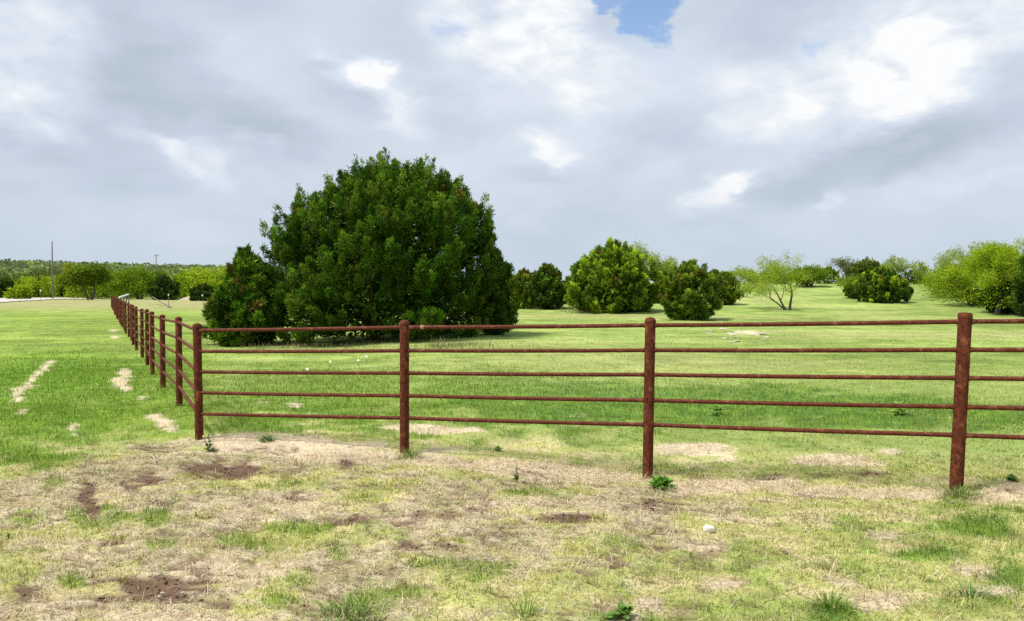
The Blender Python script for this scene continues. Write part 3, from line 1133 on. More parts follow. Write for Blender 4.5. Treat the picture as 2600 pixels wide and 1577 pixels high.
def juniper(loc, width, height, label, nplume=120, nspr=50, depth=None, profile='dome', peak=0.0, palette=None,
            group=None, seed=0, clear=.04, spire=1.0, leaf=1.0, name='juniper_tree', lobes=0.17, brown=.05, cat='juniper', plume=(.12, .21), core=10, masses=34):
    """crown of upright feathery sprays round a short trunk; loc is the foot"""
    global rng
    rng = np.random.default_rng(1000 + seed)
    R = width / 2
    Rd = (depth or width) / 2
    pal = palette if palette is not None else [(.052, .115, .013), (.074, .138, .015), (.036, .088, .013), (.090, .140, .018)]
    pal = np.array(pal)
    pq, pr = PROFILES[profile]
    npl = nplume
    q = rng.random(npl) ** .9
    th = rng.random(npl) * 2 * math.pi
    # the sprays gather in branch masses with dark clefts between them
    nm = masses
    mq = ((np.arange(nm) + rng.random(nm)) / nm) ** .9
    mt = np.arange(nm) * 2.39996 + rng.normal(0, .25, nm) + seed
    mi = rng.integers(0, nm, npl)
    sdv = 1.15 / math.sqrt(nm)
    d1, d2 = rng.normal(0, 1, npl), rng.normal(0, 1, npl)
    inner = rng.random(npl) < .24
    q = np.where(inner, q, np.clip(mq[mi] + d2 * sdv * .42, 0, 1))
    th = np.where(inner, th, mt[mi] + d1 * sdv * 1.25)
    mout = rng.uniform(.93, 1.05, nm)
    shell = np.where(inner, rng.uniform(.35, .82, npl), mout[mi] * (1.02 - .055 * (d1 ** 2 + d2 ** 2)))
    shell = np.clip(shell, .3, 1.08)
    mtint = rng.uniform(.72, 1.32, nm)
    lob = 1 + lobes * np.sin(th * 3 + seed) * np.cos(q * 5 + seed * 1.3) + lobes * .7 * np.sin(th * 5 + 2.1 * seed + q * 4)
    rad = np.interp(q, pq, pr) * shell * lob
    px = rad * np.cos(th) * R + peak * q ** 1.5 * R
    py = rad * np.sin(th) * Rd
    hvar = 1 + .035 * rng.normal(0, 1, npl)
    pz = height * (clear + (1 - clear) * q * .90) * hvar
    base = np.stack([px, py, pz], -1)
    outw = np.stack([np.cos(th), np.sin(th), np.zeros(npl)], -1)
    up = np.array([0, 0, 1.])
    d = norm(outw * (.80 - .72 * q)[:, None] + up * (.50 + .9 * q)[:, None] + rng.normal(0, .17, (npl, 3)))
    sp = (q > .66) * (rng.random(npl) < .5)
    Lp = height * rng.uniform(plume[0], plume[1], npl) * (1 + .75 * spire * sp * rng.random(npl))
    rp = Lp * rng.uniform(.36, .52, npl) * (1 - .38 * sp * min(spire, 1))
    base = base - d * (Lp * .55)[:, None]
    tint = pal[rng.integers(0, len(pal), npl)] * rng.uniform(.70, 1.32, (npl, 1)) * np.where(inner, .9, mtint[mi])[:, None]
    isb = rng.random(npl) < brown * (.4 + 1.2 * (q > .6))
    # sprays
    n = npl * nspr
    pi = np.repeat(np.arange(npl), nspr)
    t = rng.random(n) ** .8
    d_ = d[pi]
    r3 = norm(np.cross(d_, rng.normal(0, 1, (n, 3))))
    rr = rp[pi] * (1 - t) ** .6 * np.sqrt(rng.uniform(.2, 1, n)) * (.8 + .4 * np.sin(t * 9 + pi))
    pos = base[pi] + d_ * (t * Lp[pi])[:, None] + r3 * rr[:, None]
    pos[:, 2] = np.maximum(pos[:, 2], .03)
    sd = norm(d_ * .75 + r3 * .6 + up * .25 + rng.normal(0, .25, (n, 3)))
    k = 5
    pos5 = np.repeat(pos, k, 0) + rng.normal(0, 1, (n * k, 3)) * (rp[pi].repeat(k) * .13)[:, None]
    sd5 = norm(np.repeat(sd, k, 0) + rng.normal(0, .45, (n * k, 3)))
    ln = height ** .5 * .064 * leaf * rng.uniform(.6, 1.35, n * k)
    wd = ln * rng.uniform(.30, .52, n * k)
    cc = tint[pi]
    tipb = isb[pi] & (t > .5)
    cc = np.where(tipb[:, None], np.array([.115, .092, .028]) * rng.uniform(.7, 1.2, (n, 1)), cc)
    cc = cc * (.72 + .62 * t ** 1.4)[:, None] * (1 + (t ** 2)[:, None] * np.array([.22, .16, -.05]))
    cc = np.repeat(cc, k, 0) * rng.uniform(.75, 1.28, (n * k, 1))
    # inner twigs and foliage
    nc = int(npl * core)
    qc = rng.random(nc)
    tc_ = rng.random(nc) * 6.2832
    rc = np.interp(qc, pq, pr) * rng.uniform(.30, .84, nc)
    pc = np.stack([rc * np.cos(tc_) * R + peak * qc ** 1.5 * R, rc * np.sin(tc_) * Rd, height * (.03 + .86 * qc)], -1)
    dc = norm(rng.normal(0, 1, (nc, 3)) + np.array([0, 0, .4]))
    lc = height ** .5 * .15 * leaf * rng.uniform(.7, 1.3, nc)
    pos5 = np.concatenate([pos5, pc])
    sd5 = np.concatenate([sd5, dc])
    ln = np.concatenate([ln, lc])
    wd = np.concatenate([wd, lc * .6])
    cc = np.concatenate([cc, pal[rng.integers(0, len(pal), nc)] * rng.uniform(.6, 1.1, (nc, 1))])
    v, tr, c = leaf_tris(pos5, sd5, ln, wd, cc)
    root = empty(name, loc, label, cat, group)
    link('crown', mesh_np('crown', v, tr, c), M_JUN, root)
    T = Tubes()
    tr_r = .035 * height ** .9 * .8 + .02
    T.add([(0, 0, -.2), (0, 0, height * .12), (peak * R * .2, 0, height * .35), (peak * R * .6, 0, height * .78)],
          [tr_r * 1.25, tr_r, tr_r * .75, tr_r * .2], 8)
    order = rng.permutation(npl)[:min(46, max(10, npl // 4))]
    for i in order:
        z0 = pz[i] * rng.uniform(.12, .5)
        p0 = np.array([0, 0, z0])
        p2 = base[i] + d[i] * Lp[i] * .3
        pm = (p0 * .5 + p2 * .5) + np.array([0, 0, -.06 * height * rng.random()]) + rng.normal(0, .03 * height, 3)
        T.add([p0, pm, p2], [tr_r * .42, tr_r * .26, tr_r * .08], 5, False)
    link('trunk', T.build('trunk'), M_BARK_J, root)
    return root


def mesquite(loc, width, height, label, nleaf=9000, palette=None, group=None, seed=0, stems=2, lean=(0., 0.), leafsize=.09,
             name='mesquite_tree', airy=.5, fork=.25, cat='tree', levels=5, spread=.62, droop=.12, trunk_r=None, low=0.0):
    """open tree: forking limbs, fine drooping leaf sprays along the outer twigs"""
    global rng
    rng = np.random.default_rng(2000 + seed)
    pal = np.array(palette if palette is not None else [(.20, .27, .035), (.15, .23, .025), (.25, .30, .05)])
    T = Tubes()
    tips = []
    r0 = trunk_r or .022 * height + .02

    def grow(p, d, L, r, lev):
        nseg = 3
        pts, rads = [p.copy()], [r]
        for s in range(nseg):
            d = norm(d + rng.normal(0, .16, 3) + np.array([0, 0, .05]))
            p = p + d * L / nseg
            pts.append(p.copy())
            rads.append(r * (1 - .38 * (s + 1) / nseg))
        T.add(pts, rads, 6 if lev < 2 else 4, False)
        if lev >= levels - 1:
            for q in np.linspace(.2, 1, 4):
                i = min(int(q * nseg), nseg - 1)
                f = q * nseg - i
                tips.append((pts[i] * (1 - f) + pts[i + 1] * f, d))
            return
        if lev >= max(2, levels - 3):
            tips.append((pts[1], d))
            tips.append((pts[2], d))
        nb = 3 if rng.random() < .8 else 2
        if lev == 0:
            nb = 3
        a0 = rng.random() * 6.283
        ref = norm(np.cross(d, rng.normal(0, 1, 3)))
        ref2 = np.cross(d, ref)
        for b in range(nb):
            an = a0 + b * 6.283 / nb + rng.normal(0, .3)
            tilt = spread * rng.uniform(.55, 1.15)
            o = ref * math.cos(an) + ref2 * math.sin(an)
            nd = norm(d * math.cos(tilt) + o * math.sin(tilt) + np.array([0, 0, .10]))
            start = pts[-1] if b < 2 else pts[2]
            grow(start, nd, L * rng.uniform(.60, .90), rads[-1] * (.74 if b == 0 else .6), lev + 1)

    for s in range(stems):
        a = 2 * math.pi * s / max(stems, 1) + seed
        d0 = norm(np.array([math.cos(a) * .33 * (stems > 1) + lean[0], math.sin(a) * .33 * (stems > 1) + lean[1], 1.0]))
        grow(np.array([0., 0., -.15]) + np.array([math.cos(a), math.sin(a), 0]) * r0 * .8 * (stems > 1), d0, height * fork + .15, r0 * (1 if s == 0 else .8), 0)
    tp = np.array([t[0] for t in tips])
    td = np.array([t[1] for t in tips])
    # fit the crown to the size seen
    hi, lo = tp[:, 2].max(), 0
    sx = width * .46 / max(np.percentile(np.abs(tp[:, 0] - np.median(tp[:, 0])), 96), .05)
    sz = height * .93 / hi
    scl = np.array([sx, sx, sz])
    tp = tp * scl
    for i in range(len(T.v)):
        T.v[i] = T.v[i] * scl
    n = int(nleaf * 2.6)
    ti = rng.integers(0, len(tp), n)
    spread_r = width * (.055 if levels < 5 else .036) * (1 + 1.1 * (1 - airy))
    pos = tp[ti] + np.clip(rng.normal(0, 1, (n, 3)), -1.7, 1.7) * spread_r * np.array([1, 1, .75])
    pos[:, 2] -= height * (droop * .2 + .38 * max(0, .5 - airy)) * rng.random(n) ** 2
    if low:
        lo_ = rng.random(n) < low
        pos[lo_, 2] *= rng.uniform(.12, .95, lo_.sum())
    pos[:, 2] = np.maximum(pos[:, 2], .08)
    dirs = norm(td[ti] * .3 + rng.normal(0, .75, (n, 3)) + np.array([0, 0, -.12]))
    ln = leafsize * rng.uniform(.55, 1.4, n)
    tint = pal[rng.integers(0, len(pal), len(tp))][ti] * rng.uniform(.7, 1.3, (n, 1))
    # individual clumps differ in tone
    ct = rng.uniform(.75, 1.25, len(tp))[ti]
    v, tr, c = diamond_leaves(pos, dirs, ln, ln * rng.uniform(.3, .5, n), tint * ct[:, None])
    root = empty(name, loc, label, cat, group)
    link('crown', mesh_np('crown', v, tr, c), M_MES, root)
    link('trunk', T.build('trunk'), M_BARK_M, root)
    return root


def broadleaf(loc, width, height, label, nclump=60, nl=70, palette=None, group=None, seed=0, leafsize=.35, name='oak_tree', cat='tree', trunk_h=.25):
    """rounded crown of leaf clumps on a forked trunk"""
    global rng
    rng = np.random.default_rng(3000 + seed)
    pal = np.array(palette if palette is not None else [(.075, .10, .028), (.06, .085, .025), (.10, .125, .035)])
    u = norm(rng.normal(0, 1, (nclump, 3)))
    u[:, 2] = np.abs(u[:, 2]) * 1.0 - .25
    rr = rng.uniform(.55, 1, nclump)[:, None]
    zc = height * (trunk_h + (1 - trunk_h) * .42)
    cen = u * rr * np.array([width * .43, width * .43, height * (1 - trunk_h) * .52]) + np.array([0, 0, zc])
    cr = width * rng.uniform(.09, .16, nclump)
    n = nclump * nl
    ci = np.repeat(np.arange(nclump), nl)
    w = norm(rng.normal(0, 1, (n, 3)))
    pos = cen[ci] + w * (cr[ci] * rng.uniform(.5, 1.1, n))[:, None] * np.array([1, 1, .75])
    pos[:, 2] = np.maximum(pos[:, 2], .1)
    dirs = norm(w + rng.normal(0, .6, (n, 3)))
    ln = leafsize * rng.uniform(.6, 1.3, n)
    tint = pal[rng.integers(0, len(pal), nclump)][ci] * rng.uniform(.8, 1.25, (n, 1)) * rng.uniform(.75, 1.2, nclump)[ci][:, None]
    v, tr, c = diamond_leaves(pos, dirs, ln, ln * rng.uniform(.5, .8, n), tint)
    root = empty(name, loc, label, cat, group)
    link('crown', mesh_np('crown', v, tr, c), M_OAK, root)
    T = Tubes()
    r0 = .03 * height
    T.add([(0, 0, -.3), (0, 0, height * trunk_h * .6), (r0, 0, height * trunk_h)], [r0 * 1.3, r0, r0 * .9], 7)
    for i in range(min(9, nclump)):
        p = cen[i]
        T.add([np.array([r0, 0, height * trunk_h * .9]), p * .5 + np.array([0, 0, height * trunk_h * .45]), p], [r0 * .5, r0 * .3, r0 * .1], 5, False)
    link('trunk', T.build('trunk'), M_BARK_M, root)
    return root


# ------------------------------------------------------------------ trees, placed on the ground they stand on
def place(x, base, top, w, Z=None):
    """foot point, height and width of a plant seen between these photo rows"""
    if Z is None:
        g = G(x, base)
    else:
        a, _b = ray(x, base)
        g = np.array([a * Z, Z, Hs(a * Z, Z)])
    a, b = ray(x, top)
    h = EYE + b * g[1] - g[2]
    return g, h, w * 1.0552 * g[1] / F


DARKJ = [(.060, .115, .016), (.080, .135, .020), (.045, .090, .016)]
OLIVEJ = [(.125, .185, .022), (.085, .140, .018), (.155, .205, .028)]
LIMEJ = [(.25, .34, .026), (.18, .27, .022), (.105, .175, .020), (.075, .130, .018)]
LIME = [(.29, .39, .024), (.23, .34, .018), (.33, .41, .040)]
PALEM = [(.28, .35, .085), (.22, .30, .06), (.33, .37, .11)]


def build_trees():
    # the big juniper
    g = G(858, 832)
    g = np.array([g[0], g[1] + 2.6, Hs(g[0], g[1] + 2.6)])
    a, b = ray(960, 383)
    h = EYE + b * g[1] - g[2]
    w = 545 * 1.0552 * g[1] / F
    juniper(g, w, h, 'large dark green juniper standing just behind the fence', 1500, 60, w * .86, 'shoulder', .25, None, None, 1, .03, 1.7, .52,
            lobes=.03, brown=.04, plume=(.062, .120), core=8, masses=150)
    S = [
        # x, base, top, width, Z, label, kwargs
        (588, 824, 606, 176, 25.5, 'smaller juniper growing against the left side of the large juniper', dict(nplume=221, nspr=46, leaf=1.25, profile='cone', seed=2, brown=.10)),
        (1192, 800, 606, 84, 28.0, 'slim dark juniper peeking out at the right side of the large juniper', dict(nplume=153, nspr=44, leaf=1.0, profile='round', seed=3, palette=DARKJ)),
        (1258, 742, 650, 80, None, 'low juniper with a yellow green patch just right of the slim juniper', dict(nplume=119, nspr=36, leaf=1.25, profile='round', seed=4, palette=OLIVEJ + [(.16, .22, .02)])),
        (1316, 743, 636, 104, None, 'dense juniper thicket left of the mottled yellow green juniper', dict(nplume=170, nspr=40, leaf=1.25, profile='low', seed=5, palette=DARKJ + OLIVEJ[:1])),
        (1470, 750, 586, 218, None, 'broad mottled juniper with bright yellow green sprays, midfield', dict(nplume=357, nspr=52, leaf=1.25, profile='dome', seed=6, palette=LIMEJ, spire=1.0, peak=.06)),
        (1662, 770, 630, 124, None, 'compact rounded juniper in front of the midfield row', dict(nplume=204, nspr=48, leaf=1.25, profile='round', seed=7, palette=OLIVEJ + DARKJ[:1])),
        (1742, 733, 655, 82, None, 'olive green juniper just behind the compact rounded one', dict(nplume=119, nspr=36, leaf=1.25, profile='round', seed=8, palette=OLIVEJ)),
        (1600, 738, 652, 60, 58.0, 'narrow olive juniper between the mottled and the compact junipers', dict(nplume=102, nspr=34, leaf=1.25, profile='cone', seed=9, palette=OLIVEJ)),
        (2118, 727, 645, 128, None, 'spreading dark bush with lime left edge right of the small forked mesquite', dict(nplume=187, nspr=42, leaf=1.25, profile='low', seed=10, palette=DARKJ + LIMEJ[:1])),
        (2055, 718, 672, 50, None, 'small olive bush touching the left of the spreading dark bush', dict(nplume=68, nspr=34, leaf=1.25, profile='round', seed=11, palette=OLIVEJ + LIMEJ[:1])),
        (2085, 694, 622, 80, 78.0, 'dark green tree on the crest behind the spreading dark bush', dict(nplume=102, nspr=34, leaf=1.25, profile='round', seed=12, palette=OLIVEJ)),
        (2412, 753, 672, 92, None, 'dark juniper bush at the foot of the big lime mesquite', dict(nplume=136, nspr=42, leaf=1.25, profile='round', seed=13, palette=[(.035, .085, .018), (.045, .10, .02)])),
        (2514, 762, 540, 110, 44.0, 'tall dark juniper cut off by the right edge of the picture', dict(nplume=204, nspr=44, leaf=1.25, profile='cone', seed=14, palette=DARKJ)),
        (1812, 690, 654, 34, 82.0, 'tiny dark juniper on the crest left of the small forked mesquite', dict(nplume=44, nspr=26, leaf=1.25, profile='round', seed=15, palette=DARKJ)),
        (1876, 690, 664, 46, 84.0, 'low dark juniper on the crest seen through the small forked mesquite', dict(nplume=44, nspr=26, leaf=1.25, profile='low', seed=16, palette=DARKJ)),
        (2215, 690, 662, 60, 82.0, 'low dark juniper on the crest beneath the pale airy mesquite', dict(nplume=57, nspr=26, leaf=1.25, profile='low', seed=17, palette=DARKJ)),
        (2262, 690, 656, 50, 84.0, 'low dark juniper on the crest beside the lime thicket', dict(nplume=57, nspr=26, leaf=1.25, profile='low', seed=18, palette=DARKJ)),
        (1722, 694, 648, 70, 86.0, 'low olive scrub on the crest just left of the light green scrub tree', dict(nplume=50, nspr=26, leaf=1.5, profile='low', seed=120, palette=OLIVEJ)),
        (1842, 692, 652, 64, 88.0, 'low olive scrub on the crest left of the small forked mesquite', dict(nplume=50, nspr=26, leaf=1.5, profile='low', seed=121, palette=OLIVEJ + LIMEJ[:1])),
        (1990, 693, 642, 76, 84.0, 'low olive scrub on the crest right of the lime green bush', dict(nplume=50, nspr=26, leaf=1.5, profile='low', seed=122, palette=OLIVEJ + LIMEJ[:1])),
        (2125, 692, 636, 84, 88.0, 'olive scrub on the crest just left of the pale airy mesquite', dict(nplume=50, nspr=26, leaf=1.5, profile='low', seed=123, palette=OLIVEJ)),
        (1905, 692, 656, 56, 90.0, 'low dark scrub on the crest between the forked mesquite and lime bush', dict(nplume=50, nspr=26, leaf=1.5, profile='low', seed=124, palette=DARKJ)),
        (2195, 691, 650, 84, 92.0, 'dark scrub on the crest right of the pale airy mesquite', dict(nplume=50, nspr=26, leaf=1.5, profile='low', seed=125, palette=DARKJ)),
        (1935, 694, 668, 40, 80.0, 'dark shaded bush under the lime bush on the crest', dict(nplume=51, nspr=26, leaf=1.25, profile='low', seed=19, palette=DARKJ)),
    ]
    for (x, ba, to, wd, Z, lab, kw) in S:
        g, h, w = place(x, ba, to, wd, Z)
        juniper(g, w, h, lab, **kw)
    Ms = [
        (1897, 746, 596, 140, None, 'small forked mesquite with bare lower trunks, alone in the pasture', dict(nleaf=4800, palette=LIME + PALEM, seed=31, stems=3, trunk_r=.055, lean=(-.30, 0), leafsize=.10, airy=.9, fork=.24, spread=.72)),
        (1548, 735, 574, 150, 60.0, 'pale mesquite rising behind the mottled juniper', dict(nleaf=5200, palette=PALEM, seed=32, stems=2, leafsize=.13, airy=.9)),
        (1612, 735, 610, 70, 66.0, 'thin pale mesquite right of and behind the mottled juniper', dict(nleaf=1700, palette=PALEM, seed=33, stems=2, leafsize=.13, airy=1.)),
        (2398, 756, 574, 225, None, 'big lime green mesquite with dark twisting trunk at the right', dict(nleaf=15000, palette=LIME, low=.06, seed=34, stems=1, lean=(.1, 0), leafsize=.12, airy=.75, fork=.24, spread=.8, trunk_r=.16)),
        (2308, 722, 636, 130, 64.0, 'dense lime thicket behind the left of the big lime mesquite', dict(nleaf=5000, palette=LIME + OLIVEJ[:1], low=.3, seed=35, stems=3, leafsize=.14, airy=.7, fork=.2)),
        (2345, 745, 612, 150, 55.0, 'full lime mesquite left behind the big dark-trunked one', dict(nleaf=8000, palette=LIME + OLIVEJ[:1], low=.2, seed=50, stems=3, leafsize=.13, airy=.7, fork=.2)),
        (2450, 745, 600, 130, 54.0, 'lime mesquite right behind the big dark-trunked one', dict(nleaf=6000, palette=LIME, low=.2, seed=51, stems=3, leafsize=.13, airy=.7, fork=.2)),
        (2330, 715, 584, 190, 70.0, 'pale mesquite top showing above the lime thicket', dict(nleaf=6000, palette=PALEM, seed=36, stems=2, leafsize=.16, airy=1.)),
        (2448, 735, 566, 130, 58.0, 'tall pale mesquite behind the big lime one at the right edge', dict(nleaf=8500, palette=LIME + PALEM, low=0.3, seed=37, stems=2, leafsize=.15, airy=.5)),
        (2164, 693, 606, 110, 82.0, 'pale airy mesquite standing on the crest above the dark bush', dict(nleaf=2300, palette=PALEM, seed=38, stems=2, leafsize=.17, airy=1.)),
        (2030, 693, 615, 96, 80.0, 'thin grey green mesquite on the crest left of the dark tree', dict(nleaf=2000, palette=[(.17, .19, .08), (.13, .16, .06)], seed=39, stems=3, leafsize=.15, airy=1.)),
        (1950, 694, 636, 92, 78.0, 'rounded lime green bush on the crest behind the small forked mesquite', dict(nleaf=4200, palette=[(.17, .26, .02), (.13, .21, .02)], seed=40, stems=3, leafsize=.17, airy=.2, fork=.18)),
        (1775, 692, 638, 80, 80.0, 'light green scrub tree on the crest behind the olive juniper', dict(nleaf=1700, palette=PALEM + LIME[:1], seed=41, stems=3, leafsize=.17, airy=.8)),
        (2075, 730, 655, 90, 62.0, 'lime green bush leaning over the left of the spreading dark bush', dict(nleaf=4000, palette=[(.15, .24, .02), (.19, .27, .03)], seed=42, stems=3, leafsize=.14, airy=.3, fork=.18)),
        (1198, 782, 728, 44, None, 'light green sapling beside the foot of the large juniper', dict(nleaf=900, palette=[(.22, .29, .06), (.17, .24, .04)], seed=43, stems=3, leafsize=.09, airy=.8, fork=.22)),
        (1388, 742, 660, 60, 58.0, 'yellow green shrub at the left edge of the mottled juniper', dict(nleaf=3200, palette=[(.24, .33, .02), (.18, .27, .02)], seed=44, stems=3, leafsize=.12, airy=.2, fork=.16)),
        (1622, 747, 722, 50, None, 'pale sage green shrub tucked between the mottled and compact junipers', dict(nleaf=1500, palette=[(.24, .28, .13), (.20, .25, .10)], seed=45, stems=4, leafsize=.085, airy=.2, fork=.14)),
        (1792, 716, 684, 30, None, 'small light green shrub right of the olive green juniper', dict(nleaf=700, palette=PALEM, seed=46, stems=3, leafsize=.09, airy=.5, fork=.16)),
        (1240, 742, 678, 40, 62.0, 'lime shrub showing between the slim and low junipers', dict(nleaf=1800, palette=LIME, seed=47, stems=3, leafsize=.12, airy=.2, fork=.16)),
        (2462, 765, 690, 60, 46.0, 'low olive scrub at the right edge beneath the tall juniper', dict(nleaf=3000, palette=OLIVEJ + [(.12, .15, .05)], seed=48, stems=4, leafsize=.10, airy=.2, fork=.14)),
    ]
    for (x, ba, to, wd, Z, lab, kw) in Ms:
        g, h, w = place(x, ba, to, wd, Z)
        mesquite(g, w, h, lab, **kw)
    # dead grey brush
    g, h, w = place(1352, 744, 690, 44, 57.0)
    mesquite(g, w, h, 'bare grey dead bush beside the mottled juniper', nleaf=350, palette=[(.30, .25, .20)], seed=60, stems=5, leafsize=.10, airy=.9, fork=.2,
             name='dead_bush', cat='dead bush')

    # beyond the far end of the fence
    Lf = [
        (12, 717, 668, 60, 'dark juniper beside the road at the left edge of the picture', 70),
        (52, 716, 672, 56, 'second dark juniper along the road from the left edge', 71),
        (96, 715, 668, 62, 'dark juniper along the road just left of the near utility pole', 72),
        (150, 714, 668, 52, 'dark juniper just right of the near utility pole', 73),
        (290, 714, 670, 36, 'small dark juniper behind the far end of the pipe fence', 74),
        (396, 722, 664, 76, 'dark juniper left of the sand heap on the far bank', 75),
        (436, 719, 672, 56, 'dark juniper touching the sand heap on the far bank', 76),
        (492, 724, 684, 76, 'dark juniper on the far bank beside the large juniper', 77),
        (240, 715, 690, 60, 'low shaded juniper under the tall dark-trunked far tree', 78),
    ]
    for (x, ba, to, wd, lab, sd) in Lf:
        g, h, w = place(x, ba, to, wd)
        juniper(g, w, h, lab, nplume=110, nspr=26, profile='low', seed=sd, palette=[(.038, .072, .016), (.052, .090, .018)], leaf=2.0, core=20, depth=w * .8, brown=.05)
    Lm = [
        (70, 712, 683, 30, 170., 'lime mesquite sprig in front of the roadside junipers', dict(nleaf=1100, palette=LIME, seed=80)),
        (188, 718, 653, 52, None, 'lime mesquite left of the tall dark-trunked far tree', dict(nleaf=3400, palette=LIME, seed=81, airy=.2)),
        (217, 722, 631, 60, None, 'tall far tree with dark trunk beyond the left meadow', dict(nleaf=3600, palette=[(.17, .26, .02), (.13, .21, .02), (.20, .24, .03)], seed=82, airy=.3, fork=.3)),
        (270, 712, 656, 60, 190., 'lime mesquite between the tall far tree and the fence end', dict(nleaf=2800, palette=LIME, seed=83, airy=.2)),
        (336, 720, 642, 80, None, 'green mesquite with bare trunk behind the far fence posts', dict(nleaf=3400, palette=[(.16, .25, .02), (.12, .19, .02)], seed=84, airy=.3, fork=.34)),
        (312, 714, 668, 40, 180., 'lime bush left of the bare-trunked green mesquite', dict(nleaf=1500, palette=LIME, seed=85, airy=.2)),
        (410, 700, 652, 70, 190., 'bright green tree above the dark junipers on the far bank', dict(nleaf=2600, palette=[(.15, .25, .02), (.12, .2, .02)], seed=86, airy=.2)),
        (480, 704, 648, 80, 175., 'lime mesquite above the far bank, left of the large juniper', dict(nleaf=3400, palette=LIME, seed=87, airy=.2)),
        (525, 704, 640, 80, 180., 'lime mesquite half hidden by the large juniper', dict(nleaf=3000, palette=LIME, seed=88, airy=.2)),
        (60, 690, 665, 50, 215., 'lime mesquite above the roadside junipers at left', dict(nleaf=1500, palette=LIME, seed=89, airy=.2)),
        (122, 690, 662, 44, 215., 'lime mesquite behind the near utility pole', dict(nleaf=1500, palette=LIME, seed=90, airy=.2)),
    ]
    for (x, ba, to, wd, Z, lab, kw) in Lm:
        g, h, w = place(x, ba, to, wd, Z)
        kw['airy'] = .05 if kw['palette'] is LIME else .25
        kw.setdefault('low', .55 if kw['palette'] is LIME else .1)
        mesquite(g, w * 1.15, h, lab, leafsize=.55, stems=2 if kw['seed'] != 84 else 3, levels=3, **kw)
    Lo = [
        (30, 660, 100, 250., 'olive oak crown left of the near utility pole', 101), (95, 645, 70, 262., 'pale olive oak behind the lime mesquites at left', 102),
        (150, 640, 124, 255., 'broad olive oak right behind the near utility pole', 103), (258, 646, 84, 270., 'olive oak right of the tall far tree', 104),
        (300, 652, 70, 255., 'olive oak behind the small dark juniper at the fence end', 105), (372, 664, 70, 262., 'olive oak below the far utility pole', 106),
        (440, 662, 80, 275., 'olive oak above the sand heap', 107), (205, 655, 80, 285., 'olive oak behind the tall far tree', 108),
        (-20, 650, 90, 265., 'olive oak cut by the left edge of the picture', 109),
    ]
    for (x, to, wd, Z, lab, sd) in Lo:
        g, h, w = place(x, 700, to, wd, Z)
        pal = [(.13, .17, .045), (.10, .14, .04), (.17, .21, .055)] if sd % 2 else [(.16, .21, .05), (.12, .17, .045), (.20, .25, .06)]
        broadleaf(g, w, h, lab, 46, 46, pal, None, sd, .75)


build_trees()


def build_woods():
    """the wooded slope far to the left: reads as one mass"""
    global rng
    rng = np.random.default_rng(55)
    n = 1300
    y = rng.uniform(285, 640, n)
    t = rng.uniform(-.82, -.10, n)
    x = t * y
    z = H(x, y)
    cr = rng.uniform(3.5, 7.5, n)
    ht = rng.uniform(3.5, 7.5, n)
    pal = np.array([(.17, .215, .105), (.20, .255, .11), (.135, .185, .105), (.25, .31, .115), (.15, .195, .11)])  # greens lightened and blued: distance haze put into the leaf colours
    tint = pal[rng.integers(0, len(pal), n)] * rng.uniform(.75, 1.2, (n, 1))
    k = 64
    ci = np.repeat(np.arange(n), k)
    m = n * k
    w = norm(rng.normal(0, 1, (m, 3)))
    w[:, 2] = np.abs(w[:, 2]) * 1.1 - .2
    cen = np.stack([x, y, z + ht * .55], -1)
    pos = cen[ci] + w * np.stack([cr[ci], cr[ci], ht[ci] * .5], -1) * rng.uniform(.75, 1.05, m)[:, None]
    dirs = norm(np.cross(w, rng.normal(0, 1, (m, 3))) + .25 * w)
    pos = pos - dirs * .8
    ln = rng.uniform(1.0, 2.2, m)
    v, tr, c = diamond_leaves(pos, dirs, ln, ln * .75, tint[ci] * rng.uniform(.8, 1.25, (m, 1)))
    o = link('woodland', mesh_np('woodland', v, tr, c), M_OAK)
    tag(o, 'far wooded hillside of oaks and junipers at the left', 'woodland', kind='stuff')


build_woods()


